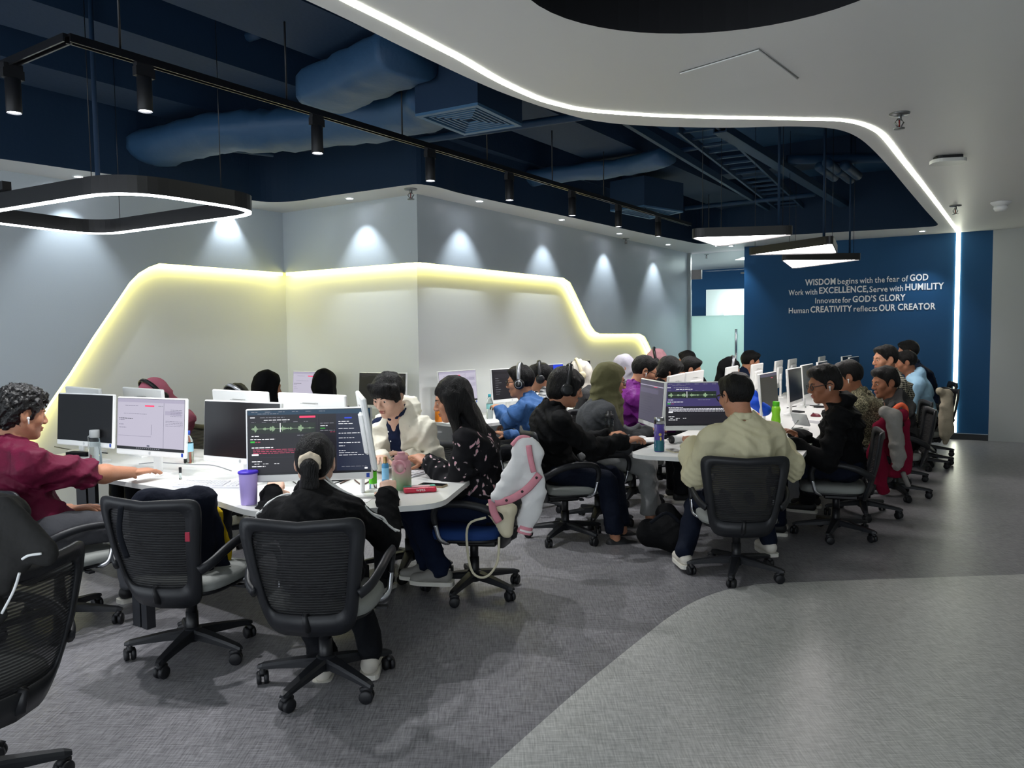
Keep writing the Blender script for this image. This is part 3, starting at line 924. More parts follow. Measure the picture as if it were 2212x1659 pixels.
def backsurf(u, v):
    """backrest surface: u across -1..1, v up 0..1"""
    wd = .180 + .098 * v ** .85
    z = .305 + .525 * v + .030 * (u * u) * v * v
    y = -.215 - .105 * v - .03 * math.sin(v * 3.0) + .055 * u * u
    return Vector((u * wd, y, z))
def make_chair():
    root = empty('task_chair')
    # backrest frame with a mesh panel
    N = 40
    outer, inner = [], []
    for k in range(N):
        a = 2 * math.pi * k / N
        c, s = math.cos(a), math.sin(a)
        e = .27
        U, V = math.copysign(abs(c) ** e, c), math.copysign(abs(s) ** e, s)
        outer.append((U, .5 + .5 * V))
        inner.append((U * .79, .56 + .355 * V if V > 0 else .56 + .36 * V))
    mb = MB()
    vs = []
    for off in (-.013, .013):
        for L in (outer, inner):
            for (U, V) in L:
                p = backsurf(U, V); vs.append((p.x, p.y + off * (.55 if L is outer else 1), p.z))
    fs = []
    for i in range(N):
        j = (i + 1) % N
        fs += [[i, j, N + j, N + i], [2 * N + i, 3 * N + i, 3 * N + j, 2 * N + j], [i, 2 * N + i, 2 * N + j, j], [N + i, N + j, 3 * N + j, 3 * N + i]]
    mb.add(vs, fs, True)
    back = mb.build('backrest_frame', M_chair, root)
    mb = MB()
    nu, nv = 11, 11
    vs = [backsurf(-.80 + 1.6 * i / (nu - 1), .19 + .735 * j / (nv - 1)) + Vector((0, .004, 0)) for j in range(nv) for i in range(nu)]
    mb.add(vs, [[j * nu + i, j * nu + i + 1, (j + 1) * nu + i + 1, (j + 1) * nu + i] for j in range(nv - 1) for i in range(nu - 1)], True)
    mb.build('mesh_panel', M_meshf, back)
    # seat
    def pad(mb, layers):
        n = 36
        vs = []
        for (z, s, dz) in layers:
            for k in range(n):
                a = 2 * math.pi * k / n
                c, sn = math.cos(a), math.sin(a)
                x = math.copysign(abs(c) ** .55, c) * .245 * s
                y = .03 + math.copysign(abs(sn) ** .6, sn) * .235 * s
                vs.append((x, y, z + dz * (-(y - .1) ** 2 * .35 if y > .1 else 0)))
        fs = [[l * n + k, l * n + (k + 1) % n, (l + 1) * n + (k + 1) % n, (l + 1) * n + k] for l in range(len(layers) - 1) for k in range(n)]
        fs += [list(range(n))[::-1], [(len(layers) - 1) * n + k for k in range(n)]]
        mb.add(vs, fs, True)
    mb = MB(); pad(mb, [(.372, .93, 1), (.378, .985, 1), (.395, 1.0, 1), (.415, .985, 1), (.428, .94, 1), (.434, .80, 1), (.434, .4, 1)]); mb.build('seat', M_seat, root)
    mb = MB(); pad(mb, [(.345, .72, 1), (.352, .90, 1), (.372, .95, 1)]); mb.box((0, -.03, .325), (.17, .24, .05), bev=.01); mb.tube([(0, -.05, .325), (0, -.18, .325), (0, -.235, .36), (0, -.25, .42)], [.03, .032, .034, .03], 8, flat=.5, up=(1, 0, 0)); mb.build('seat_pan', M_black, root)
    # armrests
    for s in (-1, 1):
        pth = smooth_path([(s * .222, -.235, .50), (s * .262, -.20, .53), (s * .288, -.12, .575), (s * .292, -.02, .598), (s * .290, .08, .600), (s * .282, .155, .585), (s * .272, .182, .535), (s * .266, .175, .47)], 4)
        mb = MB(); mb.tube(pth, [.026 - .008 * i / len(pth) for i in range(len(pth))], 8, flat=.62, up=(s * 1, 0, .25)); arm = mb.build('armrest', M_chair, root)
        mb = MB(); mb.tube(smooth_path([(s * .266, .174, .475), (s * .262, .165, .43), (s * .258, .15, .385), (s * .235, .12, .362), (s * .19, .11, .352)], 3), .011, 8, flat=1.3); mb.build('arm_post', M_chrome, arm)
    mb = MB(); mb.cyl((0, 0, .20), (0, 0, .33), .026); mb.cyl((0, 0, .075), (0, 0, .215), .030); mb.build('gas_column', M_black, root)
    mb = MB(); mb.cyl((.02, .03, .33), (.23, .05, .345), .006, n=6); mb.box((.25, .052, .345), (.05, .03, .012)); mb.build('tilt_lever', M_black, root)
    mb = MB(); mb.lathe([(.036, .07), (.05, .085), (.05, .125), (.034, .14)], n=20); mb.build('base_hub', M_chair, root)
    for k in range(5):
        a = math.radians(90 + 72 * k)
        d = Vector((math.cos(a), math.sin(a), 0)); t = Vector((-d.y, d.x, 0))
        mb = MB()
        prof = [(.035, .034, .088, .132), (.12, .028, .084, .122), (.22, .023, .077, .106), (.29, .020, .070, .094), (.315, .012, .072, .084)]
        vs = []
        for (r, hw, z0, z1) in prof:
            for (q, z) in ((-1, z0), (-1, z1 - .012), (-.7, z1), (.7, z1), (1, z1 - .012), (1, z0)):
                p = d * r + t * hw * q; vs.append((p.x, p.y, z))
        n = 6
        fs = [[l * n + i, l * n + (i + 1) % n, (l + 1) * n + (i + 1) % n, (l + 1) * n + i] for l in range(len(prof) - 1) for i in range(n)] + [list(range(n))[::-1], [(len(prof) - 1) * n + i for i in range(n)]]
        mb.add(vs, fs); leg = mb.build('base_leg', M_chair, root)
        mb = MB()
        c = d * .295
        ca = a + 1.1 + k * .9
        cdv = Vector((math.cos(ca), math.sin(ca), 0)); ct = Vector((-cdv.y, cdv.x, 0))
        mb.cyl((c.x, c.y, .045), (c.x, c.y, .085), .010, n=8)
        w0 = c + cdv * .012
        for s in (-1, 1):
            p0 = w0 + ct * (.006 * s) + Vector((0, 0, .030)); p1 = w0 + ct * (.026 * s) + Vector((0, 0, .030))
            mb.tube([p0, p0 * .2 + p1 * .8, p1], [.030, .030, .024], 16)
        mb.tube([w0 + Vector((0, 0, .052)) - cdv * .024, w0 + Vector((0, 0, .064)), w0 + Vector((0, 0, .052)) + cdv * .024], .014, 8)
        mb.build('caster', M_caster, leg)
    return root
chair0 = make_chair()
_cfirst = [True]
def chair(x, y, rz, label, lift=0.0, base_rot=None, blue=False, s=1.0):
    c = chair0 if _cfirst[0] else copy_tree(chair0)
    _cfirst[0] = False
    c.location = (x, y, 0)
    c.rotation_euler = (0, 0, rz)
    c.scale = (s, s, s * (1 + lift))
    tag(c, label, 'chair', 'black mesh task chairs')
    if base_rot is not None or blue:
        for ch in kids(c):
            nm = ch.name.split('.')[0]
            if base_rot is not None and nm == 'base_leg':
                ch.rotation_euler = (0, 0, base_rot)
            if blue and nm == 'seat':
                ch.data = ch.data.copy(); ch.data.materials[0] = M_seat_blue
    return c

# ------------------------------------------------------------------ desks
ZD = 0.72
M_desk = mat('desk_white', '#d9dad8', .38)
M_deskleg = mat('desk_steel', '#22242a', .45)
def desk(name, poly, rad, label, legs, cat='desk'):
    P = roundpoly(poly, rad, 8)
    A = sum(P[i - 1][0] * P[i][1] - P[i][0] * P[i - 1][1] for i in range(len(P)))
    if A < 0: P = P[::-1]
    c = sum((Vector(p) for p in P), Vector((0, 0))) / len(P)
    e = empty(name, (c.x, c.y, 0), 0, label, cat)
    L = [(p[0] - c.x, p[1] - c.y) for p in P]
    mb = MB(); mb.prism(L, ZD - .028, ZD); mb.build('desktop', M_desk, e)
    for (x, y, rz) in legs:
        mb = MB(); mb.box((x - c.x, y - c.y, (ZD - .03) / 2), (.07, .05, ZD - .034), rz); mb.box((x - c.x + .075 * math.cos(rz), y - c.y + .075 * math.sin(rz), (ZD - .03) / 2), (.05, .05, ZD - .034), rz); mb.build('desk_leg', M_deskleg, e)
    return e
def dz(px, py, z=ZD): return xy(atz(px, py, z))
A2, B2v = Vector(xy(AX)), Vector(xy(BX))
# first desk row, running across the left of the picture
q0 = Vector(dz(952, 1088)); q1 = Vector(dz(565, 1113)); q2 = Vector(dz(420, 1066))
q3 = q2 - B2v * 2.25
q4 = q3 + A2 * 1.0
q6 = q0 + A2 * .25 + Vector((.02, .72))
q5 = q6 + A2 * .05
row1 = [xy(q0), xy(q1), xy(q2), xy(q3), xy(q4), xy(q6)]
lg = atz(305, 1350, 0)
l2 = q3 + A2 * .4 + B2v * .3; l3 = q6 - B2v * .35 - A2 * .15; l4 = q2 + A2 * .5 + B2v * .3
desk('workbench', row1, [.14, .25, .35, .1, .1, .16], 'long white shared desk across the left, with rounded near end', [(lg.x, lg.y, math.atan2(BX.y, BX.x)), (l2.x, l2.y, 0), (l3.x, l3.y, 0)])
# second row, running away to the right
s0 = Vector(dz(1352, 982)); s1 = Vector(dz(1720, 1002)); s2 = Vector(dz(1768, 940))
ax2 = (atz(1800, 842, ZD) - atz(1768, 940, ZD)); ax2 = Vector(xy(ax2)).normalized()
ax2 = (ax2 + A2).normalized()
s3 = s2 + ax2 * 5.6
s4 = s0 + ax2 * 6.3
row2 = [xy(s0), xy(s1), xy(s2), xy(s3), xy(s4)]
desk('workbench', row2, [.18, .2, .3, .1, .1], 'long white shared desk receding on the right towards the blue wall', [tuple(s0 + ax2 * .8 + Vector((.45, 0))) + (0,), tuple(s2 + ax2 * 2.5 - Vector((.4, 0))) + (0,), tuple((s3 + s4) / 2) + (0,)])
# desk along the projecting wall and the long wall
e0 = Vector(xy(C2)) - Vector(xy(AX)) * .02
f0 = Vector(xy(C2)) + n3 * .02 + d3 * .06
row3 = [xy(f0), xy(f0 + d3 * 5.6), xy(f0 + d3 * 5.6 + n3 * .62), xy(f0 + d3 * .1 + n3 * .72), xy(f0 - d3 * .12 + n3 * .45)]
desk('wall_desk', row3, [.02, .02, .1, .3, .2], 'white desk along the foot of the long grey wall', [tuple(f0 + d3 * .5 + n3 * .3) + (0,), tuple(f0 + d3 * 3 + n3 * .5) + (0,)])
g0 = Vector(xy(C1)) + n2 * .02 + d2 * .12
row4 = [xy(g0), xy(g0 + d2 * 1.8), xy(g0 + d2 * 1.8 + n2 * .55), xy(g0 + n2 * .55)]
desk('wall_desk', row4, .04, 'white desk below the short return wall', [tuple(g0 + d2 * .3 + n2 * .3) + (0,), tuple(g0 + d2 * 1.5 + n2 * .3) + (0,)])

# ------------------------------------------------------------------ monitors
M_bezel = mat('monitor_white', '#f1f2f1', .35)
M_mback = mat('monitor_back', '#e4e3df', .45)
M_off = mat('screen_off', '#17171a', .25, spec=.5)
def em(name, c, s): return mat('ui_' + name, '#000000', .4, emit=s * .62, ecol=c, lit=False)
UI = dict(dark=em('dark', '#1d1c24', .8), dark2=em('dark2', '#12131a', .8), navy=em('navy', '#1c2338', .9), slate=em('slate', '#2e2f3a', .9), white=em('white', '#f0f0f5', .95), grey=em('grey', '#8f9099', .8), pink=em('pink', '#ff3f6e', .9), green=em('green', '#36c23f', .8), wave=em('wave', '#a9c9a0', .8), wbg=em('wbg', '#1f2a24', .8), violet=em('violet', '#3b3562', .9), lav=em('lav', '#c9c4d6', .74), lav2=em('lav2', '#b8b2c8', .72), mid=em('mid', '#6f6c84', .6), teal=em('teal', '#1d3a50', .9), blue=em('blue', '#2a46d8', .9), red=em('red', '#c84a6a', .8), dim=em('dim', '#3a3844', .5), gdim=em('gdim', '#54525f', .6), olive=em('olive', '#3a3a33', .75), greybg=em('greybg', '#605e70', .6))
UIK = list(UI)
def ui_quads(kind, seed=0):
    """list of (material, x0, y0, x1, y1) in screen space, y up"""
    rd = random.Random(seed)
    q = []
    def R(c, x0, y0, x1, y1): q.append((c, x0, y0, x1, y1))
    def textline(c, x0, y, x1, h):
        x = x0
        while x < x1:
            L = rd.uniform(.012, .045)
            R(c, x, y, min(x + L, x1), y + h); x += L + .007
    if kind in ('editor', 'editor_violet'):
        V = kind == 'editor_violet'
        R('violet' if V else 'dark', 0, 0, 1, 1)
        if V: R('dark', 0, .0, 1, .45)
        R('teal' if not V else 'violet', 0, .93, 1, 1)
        split = .72 if not V else .80
        R('navy' if not V else 'violet', split, .03, 1, .93)
        R('dark2', 0, 0, 1, .03)
        for k in range(6): textline('grey', .03 + .11 * k, .972, .08 + .11 * k, .008)
        textline('grey', .08, .945, .25, .007); R('pink', .95, .95, .963, .967) if not V else None
        R('blue' if V else 'pink', split - .30 if not V else .80, .875, split - .17 if not V else .90, .905)
        textline('white', .02, .885, .06, .012); textline('grey', .10, .885, .30, .008); textline('white', .13, .845, .34, .01)
        R('wbg', .02, .64, split - .17, .80)
        rnd = random.Random(4)
        n = 110
        w = (split - .21) / n
        env = 0
        for k in range(n):
            g = math.sin(k * .31) * math.sin(k * .083 + 1) + .35
            hgt = max(.003, max(0, g) * rnd.uniform(.01, .045))
            R('wave', .03 + k * w, .715 - hgt, .03 + (k + .65) * w, .715 + hgt)
        R('white', .26, .66, .266, .80)
        for k in range(6): textline('grey', .03 + .085 * k, .815, .065 + .085 * k, .006)
        textline('white', .03, .595, .09, .012); textline('grey', .40, .60, .55, .008)
        textline('white', .02, .545, .22, .014)
        R('green', .02, .50, .055, .525); textline('red', .06, .505, .10, .010)
        textline('white', .03, .415, .21, .014)
        for k in range(3):
            if V: R('mid', .03, .385 - .03 * k, split - .02 - .2 * (k == 2), .403 - .03 * k)
            textline('white' if V else 'red', .04, .385 - .028 * k, split - .06, .010)
        R('white', .03, .30, .085, .325)
        R('slate', .02, .265, split - .04, .27)
        textline('white', .03, .20, .11, .014); textline('white', .05, .165, .09, .009); textline('white', .12, .165, .17, .009); textline('white', .21, .165, .25, .009); textline('white', .03, .125, .14, .012)
        R('slate', split, .03, split + .003, .93)
        if not V:
            R('slate', split - .15, .55, split - .147, .90)
            textline('grey', split - .13, .78, split - .02, .008); textline('white', split - .13, .74, split - .07, .008); R('green', split - .13, .70, split - .09, .712)
            textline('grey', split - .13, .665, split - .01, .008); textline('red', split - .05, .64, split - .01, .008)
        R('blue', split + .07, .85, split + .13, .87)
        y = .80
        while y > .25:
            textline('white', split + .02, y, split + rd.uniform(.06, .24), .008)
            y -= rd.choice((.035, .05, .075))
        textline('grey', split + .04, .09, split + .25, .006)
        R('white', .95, .05, .975, .075)
    elif kind == 'light':
        R('lav', 0, .05, 1, 1); R('dark2', 0, 0, 1, .05); R('lav2', 0, .93, 1, 1)
        for k in range(12): R('grey', .30 + .03 * k, .018, .315 + .03 * k, .034)
        R('mid', .70, .05, .704, .93); R('pink', .42, .85, .56, .88); textline('mid', .12, .86, .32, .008); textline('grey', .62, .86, .69, .01)
        R('lav2', .72, .70, .95, .78)
        for k in range(5): textline('mid', .80, .80 - .03 * k, .97, .006)
        for k in range(4): textline('mid', .73, .58 - .03 * k, .98, .006)
        textline('mid', .10, .70, .45, .006); textline('dim', .03, .60, .24, .012); textline('mid', .03, .57, .11, .01); textline('mid', .03, .48, .10, .01); textline('mid', .03, .42, .14, .008)
        R('mid', .02, .26, .52, .264); R('mid', .52, .30, .524, .50); R('navy', .46, .07, .50, .09)
    elif kind == 'list':
        R('olive', 0, 0, 1, 1); R('greybg', 0, .92, 1, 1)
        R('red', .62, .86, .74, .885)
        for k in range(12): textline('gdim', .05, .78 - .06 * k, rd.uniform(.3, .7), .006)
    elif kind == 'grey':
        R('greybg', 0, 0, 1, 1); R('lav2', 0, .88, 1, .90); R('red', .60, .86, .75, .88); R('mid', .02, .70, .80, .82)
        for k in range(8): textline('dim', .04, .60 - .06 * k, rd.uniform(.4, .8), .005)
    elif kind == 'darkdesk':
        R('dark2', 0, 0, 1, 1); R('dim', 0, .93, 1, .96); textline('gdim', .05, .88, .2, .008); textline('grey', .78, .90, .95, .01)
    elif kind == 'bluecorner':
        R('dark', 0, 0, 1, 1); R('violet', 0, .90, 1, 1); R('blue', .66, .78, 1, 1); R('pink', .30, .76, .42, .79)
        for k in range(8): textline('gdim', .1, .7 - .07 * k, .6, .01)
    elif kind == 'list2':
        R('dark', 0, 0, 1, 1); textline('gdim', .03, .95, .6, .01); R('red', .42, .86, .56, .90); R('blue', .72, .1, .86, .16)
        for k in range(8): textline('grey', .08, .70 - .075 * k, rd.uniform(.14, .24), .012)
        for k in range(3): textline('gdim', .06, .82 - .04 * k, .6, .006)
    return q
MW, MH = .615, .365
M_logo = mat('logo_grey', '#9aa0a6', .3, .5)
M_stick = mat('sticker_blue', '#1747b8', .4)
_logo = [None]
def logo_mesh():
    """small round emblem: ring with two slanted letters"""
    if _logo[0]: return _logo[0]
    mb = MB()
    n = 20
    vs = [(r * math.cos(2 * math.pi * i / n), -.0006, r * math.sin(2 * math.pi * i / n)) for r in (.0092, .0079) for i in range(n)]
    mb.add(vs, [[i, (i + 1) % n, n + (i + 1) % n, n + i] for i in range(n)])
    sl = .25
    def bar(x0, x1, z0, z1): mb.quad((x0 + sl * z0, -.0006, z0), (x1 + sl * z0, -.0006, z0), (x1 + sl * z1, -.0006, z1), (x0 + sl * z1, -.0006, z1))
    bar(-.0048, -.0036, -.004, .0065); bar(-.0018, -.0006, -.004, .0025); bar(-.0036, -.0006, .0015, .0027)
    bar(.0012, .0024, -.0068, .0027); bar(.0042, .0054, -.003, .0027); bar(.0024, .0046, .0016, .0027); bar(.0024, .0046, -.004, -.0029)
    _logo[0] = mb.mesh('logo')
    _logo[0].materials.append(M_logo)
    return _logo[0]
_mon = {}
def monitor(px, py, dist, face, kind, label, ztop=None, bottom=.835, tilt=4, s=1.0, off_desk=0.0):
    """px, py: top centre of the monitor in the picture; dist: how far ahead; face: heading of the screen's normal"""
    p = aty(px, py, dist)
    zt = p.z if ztop is None else ztop
    key = kind
    e = empty('monitor', (p.x, p.y, ZD), 0, label, 'monitor', 'white monitors on the desks')
    e.rotation_euler = (0, 0, math.radians(face) + math.pi / 2)
    e.scale = (s, s, s)
    T = Matrix.Translation((0, 0, (zt - ZD) / s - MH)) @ Matrix.Rotation(math.radians(-tilt), 4, 'X')
    mb = MB(); mb.box((0, .012, MH / 2), (MW, .024, MH), bev=.006); mb.box((0, .032, MH * .48), (MW * .62, .028, MH * .6), bev=.012)
    h = mb.build('housing', [M_bezel], e); h.matrix_local = T
    mb = MB(); mb.quad((-MW / 2 + .008, -.0012, .036), (MW / 2 - .008, -.0012, .036), (MW / 2 - .008, -.0012, MH - .008), (-MW / 2 + .008, -.0012, MH - .008))
    sc = mb.build('screen', M_off, e); sc.matrix_local = T
    if kind not in ('off', 'back'):
        Q = ui_quads(kind, len(label))
        mb = MB()
        x0, x1, z0, z1 = -MW / 2 + .010, MW / 2 - .010, .038, MH - .010
        for i, (c, a, b, cc, d) in enumerate(Q):
            mb.cur = UIK.index(c)
            y = -.0016 - .000012 * i
            mb.add([(x0 + (x1 - x0) * a, y, z0 + (z1 - z0) * b), (x0 + (x1 - x0) * cc, y, z0 + (z1 - z0) * b), (x0 + (x1 - x0) * cc, y, z0 + (z1 - z0) * d), (x0 + (x1 - x0) * a, y, z0 + (z1 - z0) * d)], [[0, 1, 2, 3]])
        me = bpy.data.meshes.new('screen_image')
        me.from_pydata(mb.v, [], mb.f); me.polygons.foreach_set('material_index', mb.mi)
        link('screen_image', me, [UI[k] for k in UIK], sc)
    lo_ = link('logo', logo_mesh(), None, h); lo_.location = (0, -.0006, .019)
    mb = MB(); mb.quad((MW / 2 - .032, -.0014, .010), (MW / 2 - .016, -.0014, .010), (MW / 2 - .016, -.0014, .032), (MW / 2 - .032, -.0014, .032)); mb.build('sticker', M_stick, h)
    mb = MB(); mb.box((0, .0465, MH * .84), (.14, .0006, .0022)); mb.box((0, .026, MH * .84), (.14, .0045, .002)); mb.build('vent_slot', mat('vent_grey', '#8f8f8c', .6), h)
    zz = (zt - ZD) / s - MH
    mb = MB(); mb.box((0, .062, (zz + .15) / 2 + .006), (.07, .022, zz + .15 - .012), bev=.006); mb.box((0, .05, zz + .15), (.10, .05, .08), bev=.008); mb.build('stand', M_bezel, e)
    mb = MB(); mb.prism(roundpoly([(-.13, -.07), (.13, -.07), (.13, .12), (-.13, .12)], .02, 3), 0, .012); mb.build('stand_base', M_bezel, e)
    return e
HN = math.degrees(math.atan2(-AX.y, -AX.x))     # heading of screens on the near side of the first row (towards us)
def toward(x, y, dist): # heading from that point towards the camera
    p = aty(x, y, dist); return math.degrees(math.atan2(-p.y, -p.x))
# first row, screens on our side
monitor(176, 849, 5.40, HN + 6, 'off', 'dark switched-off monitor farthest left, behind the clear flask', 1.195)
monitor(318, 858, 4.86, HN + 8, 'light', 'monitor with pale lavender page beside the man in maroon', 1.20)
monitor(514, 866, 4.50, HN + 6, 'off', 'switched-off monitor overlapped by the audio editor screen', 1.20)
monitor(666, 877, 4.00, toward(666, 877, 4.0) - 8, 'editor', 'monitor with dark audio editor in front of the girl with ponytail', 1.20, s=1.03)
monitor(804, 856, 4.18, 14, 'off', 'white monitor seen edge-on beside the boy in white hoodie', 1.26, tilt=8)
# first row, backs of the screens on the far side
FN = HN + 180
monitor(190, 834, 5.95, FN - 6, 'off', 'back of a white monitor behind the farthest left dark screen', 1.21)
monitor(319, 838, 5.75, FN - 6, 'off', 'back of a white monitor below the pink headscarf', 1.21)
monitor(528, 842, 5.35, FN - 2, 'off', 'back of a white monitor below the hair with silver headband', 1.21)
monitor(682, 852, 4.96, FN, 'off', 'back of a white monitor below the round black headscarf', 1.21)
# screens against the walls
W2N = math.degrees(math.atan2(n2.y, n2.x)); W3N = math.degrees(math.atan2(n3.y, n3.x))
monitor(668, 801, 8.35, W2N - 4, 'light', 'monitor with pale page in the wall corner behind black headscarf', 1.21)
monitor(822, 804, 7.85, W2N + 2, 'darkdesk', 'monitor with dark desktop behind the boy in white hoodie', 1.21)
monitor(992, 802, 8.15, W3N - 2, 'light', 'monitor with pale page above the long-haired woman', 1.21)
monitor(1106, 796, 8.55, W3N - 8, 'list2', 'monitor with dark list facing the man in blue jacket', 1.21)
monitor(1188, 787, 9.6, W3N - 6, 'bluecorner', 'monitor with bright blue corner above the plaid shirt', 1.21)
monitor(1252, 780, 10.6, W3N - 4, 'darkdesk', 'small dark monitor behind the cream headphones', 1.22)
monitor(1322, 773, 11.6, W3N - 4, 'grey', 'pale monitor corner left of the lavender headscarf', 1.22)
# second row
RN = math.degrees(math.atan2(ax2.y, ax2.x)) - 90        # screens facing the people on the right
LN = RN + 180
monitor(1402, 819, 6.15, LN + 36, 'grey', 'monitor with grey page angled beside the violet editor screen', 1.20)
monitor(1526, 822, 5.85, -92, 'editor_violet', 'monitor with violet-tinted editor in front of the cream shirt', 1.20)
monitor(1666, 803, 7.1, RN - 3, 'list', 'monitor with dark olive page above the green bottle', 1.20)
monitor(1722, 792, 8.0, RN - 3, 'off', 'dark monitor facing the man in black hoodie', 1.20)
monitor(1750, 785, 8.9, RN - 3, 'off', 'dark green screen half hidden behind another monitor', 1.20)
monitor(1782, 778, 9.8, RN - 3, 'off', 'small dark monitor low before the blue wall', 1.20)
monitor(1850, 766, 10.9, RN - 6, 'off', 'narrow dark monitor left of the man in plaid shirt', 1.22)
monitor(1834, 772, 11.3, RN - 6, 'off', 'white monitor edge just left of the narrow dark monitor', 1.22)
monitor(1452, 809, 7.0, LN + 4, 'off', 'back of a white monitor nearest in the right-hand row', 1.20)
monitor(1492, 800, 7.6, LN, 'off', 'back of a white monitor under the man with bent head', 1.20)
monitor(1574, 791, 8.6, LN + 2, 'off', 'back of a white monitor under the black cap-like headscarf', 1.20)
monitor(1629, 784, 9.3, LN, 'off', 'back of a white monitor under the man before the blue wall', 1.20)
monitor(1676, 777, 10.3, LN + 2, 'off', 'back of a white monitor fourth from near in the far side', 1.20)
monitor(1706, 772, 10.9, LN, 'off', 'back of a white monitor fifth from near in the far side', 1.20)
monitor(1770, 766, 11.6, LN, 'off', 'back of the farthest white monitor before the blue wall', 1.21)
# ------------------------------------------------------------------ implicit surfaces -> meshes
class SDF:
    def __init__(s, lo, hi, h):
        s.h = h
        s.lo = np.array(lo, np.float32) - 3 * h
        n = np.ceil((np.array(hi, np.float32) + 3 * h - s.lo) / h).astype(int) + 1
        s.n = n
        s.F = np.full(n, .5, np.float32)
    def _win(s, lo, hi, pad):
        a = np.maximum(np.floor((np.array(lo) - pad - s.lo) / s.h).astype(int), 0)
        b = np.minimum(np.ceil((np.array(hi) + pad - s.lo) / s.h).astype(int) + 1, s.n)
        if np.any(b <= a): return None
        ax = [(s.lo[i] + s.h * np.arange(a[i], b[i])).astype(np.float32) for i in range(3)]
        return (slice(a[0], b[0]), slice(a[1], b[1]), slice(a[2], b[2])), ax[0][:, None, None], ax[1][None, :, None], ax[2][None, None, :]
    def _put(s, sl, d, k, sub):
        A = s.F[sl]
        if sub:
            d = -d
            if k > 0:
                t = np.clip(.5 - .5 * (d - A) / k, 0, 1)
                s.F[sl] = A * t + d * (1 - t) + k * t * (1 - t)
            else:
                s.F[sl] = np.maximum(A, d)
        elif k > 0:
            t = np.clip(.5 + .5 * (A - d) / k, 0, 1)
            s.F[sl] = A * (1 - t) + d * t - k * t * (1 - t)
        else:
            s.F[sl] = np.minimum(A, d)
    def cone(s, a, b, ra, rb, k=.02, sub=False, sq=None):
        """tapered capsule; sq=(axis vector, factor) flattens it along an axis"""
        a = np.array(a, np.float32); b = np.array(b, np.float32)
        m = max(ra, rb)
        w = s._win(np.minimum(a, b) - m, np.maximum(a, b) + m, k + 2.5 * s.h)
        if w is None: return s
        sl, X, Y, Z = w
        d = b - a
        L2 = float(d @ d) + 1e-9
        px, py, pz = X - a[0], Y - a[1], Z - a[2]
        t = np.clip((px * d[0] + py * d[1] + pz * d[2]) / L2, 0, 1)
        qx, qy, qz = px - t * d[0], py - t * d[1], pz - t * d[2]
        if sq is not None:
            ax, f = np.array(sq[0], np.float32), sq[1]
            ax = ax / np.linalg.norm(ax)
            c = (qx * ax[0] + qy * ax[1] + qz * ax[2]) * (1 / f - 1)
            dist = np.sqrt((qx + c * ax[0]) ** 2 + (qy + c * ax[1]) ** 2 + (qz + c * ax[2]) ** 2) - (ra + (rb - ra) * t)
            dist = dist * min(1, f * 1.25)
        else:
            dist = np.sqrt(qx * qx + qy * qy + qz * qz) - (ra + (rb - ra) * t)
        s._put(sl, dist, k, sub)
        return s
    def ell(s, c, r, k=.02, sub=False, R=None):
        c = np.array(c, np.float32); r = np.array(r, np.float32)
        m = float(r.max())
        w = s._win(c - m, c + m, k + 2.5 * s.h)
        if w is None: return s
        sl, X, Y, Z = w
        x, y, z = X - c[0], Y - c[1], Z - c[2]
        if R is not None:
            R = np.array(R, np.float32)          # columns = local axes
            x, y, z = (x * R[0, 0] + y * R[1, 0] + z * R[2, 0]), (x * R[0, 1] + y * R[1, 1] + z * R[2, 1]), (x * R[0, 2] + y * R[1, 2] + z * R[2, 2])
        k0 = np.sqrt((x / r[0]) ** 2 + (y / r[1]) ** 2 + (z / r[2]) ** 2)
        k1 = np.sqrt((x / r[0] ** 2) ** 2 + (y / r[1] ** 2) ** 2 + (z / r[2] ** 2) ** 2)
        s._put(sl, k0 * (k0 - 1) / (k1 + 1e-6), k, sub)
        return s
    def box(s, c, hsz, R=None, rad=.01, k=.01, sub=False):
        c = np.array(c, np.float32)
        m = float(np.linalg.norm(hsz))
        w = s._win(c - m, c + m, k + 2.5 * s.h)
        if w is None: return s
        sl, X, Y, Z = w
        x, y, z = X - c[0], Y - c[1], Z - c[2]
        if R is not None:
            R = np.array(R, np.float32)
            x, y, z = (x * R[0, 0] + y * R[1, 0] + z * R[2, 0]), (x * R[0, 1] + y * R[1, 1] + z * R[2, 1]), (x * R[0, 2] + y * R[1, 2] + z * R[2, 2])
        qx, qy, qz = np.abs(x) - hsz[0] + rad, np.abs(y) - hsz[1] + rad, np.abs(z) - hsz[2] + rad
        d = np.sqrt(np.maximum(qx, 0) ** 2 + np.maximum(qy, 0) ** 2 + np.maximum(qz, 0) ** 2) + np.minimum(np.maximum(np.maximum(qx, qy), qz), 0) - rad
        s._put(sl, d.astype(np.float32), k, sub)
        return s
    def cut(s, p, nrm, k=0.0):
        """keep what lies behind the plane (remove the side the normal points to)"""
        X = (s.lo[0] + s.h * np.arange(s.n[0])).astype(np.float32)[:, None, None]
        Y = (s.lo[1] + s.h * np.arange(s.n[1])).astype(np.float32)[None, :, None]
        Z = (s.lo[2] + s.h * np.arange(s.n[2])).astype(np.float32)[None, None, :]
        n = Vector(nrm).normalized()
        d = (X - p[0]) * n.x + (Y - p[1]) * n.y + (Z - p[2]) * n.z
        if k > 0:
            t = np.clip(.5 - .5 * (d - s.F) / k, 0, 1)
            s.F = s.F * t + d * (1 - t) + k * t * (1 - t)
        else:
            s.F = np.maximum(s.F, d)
        return s
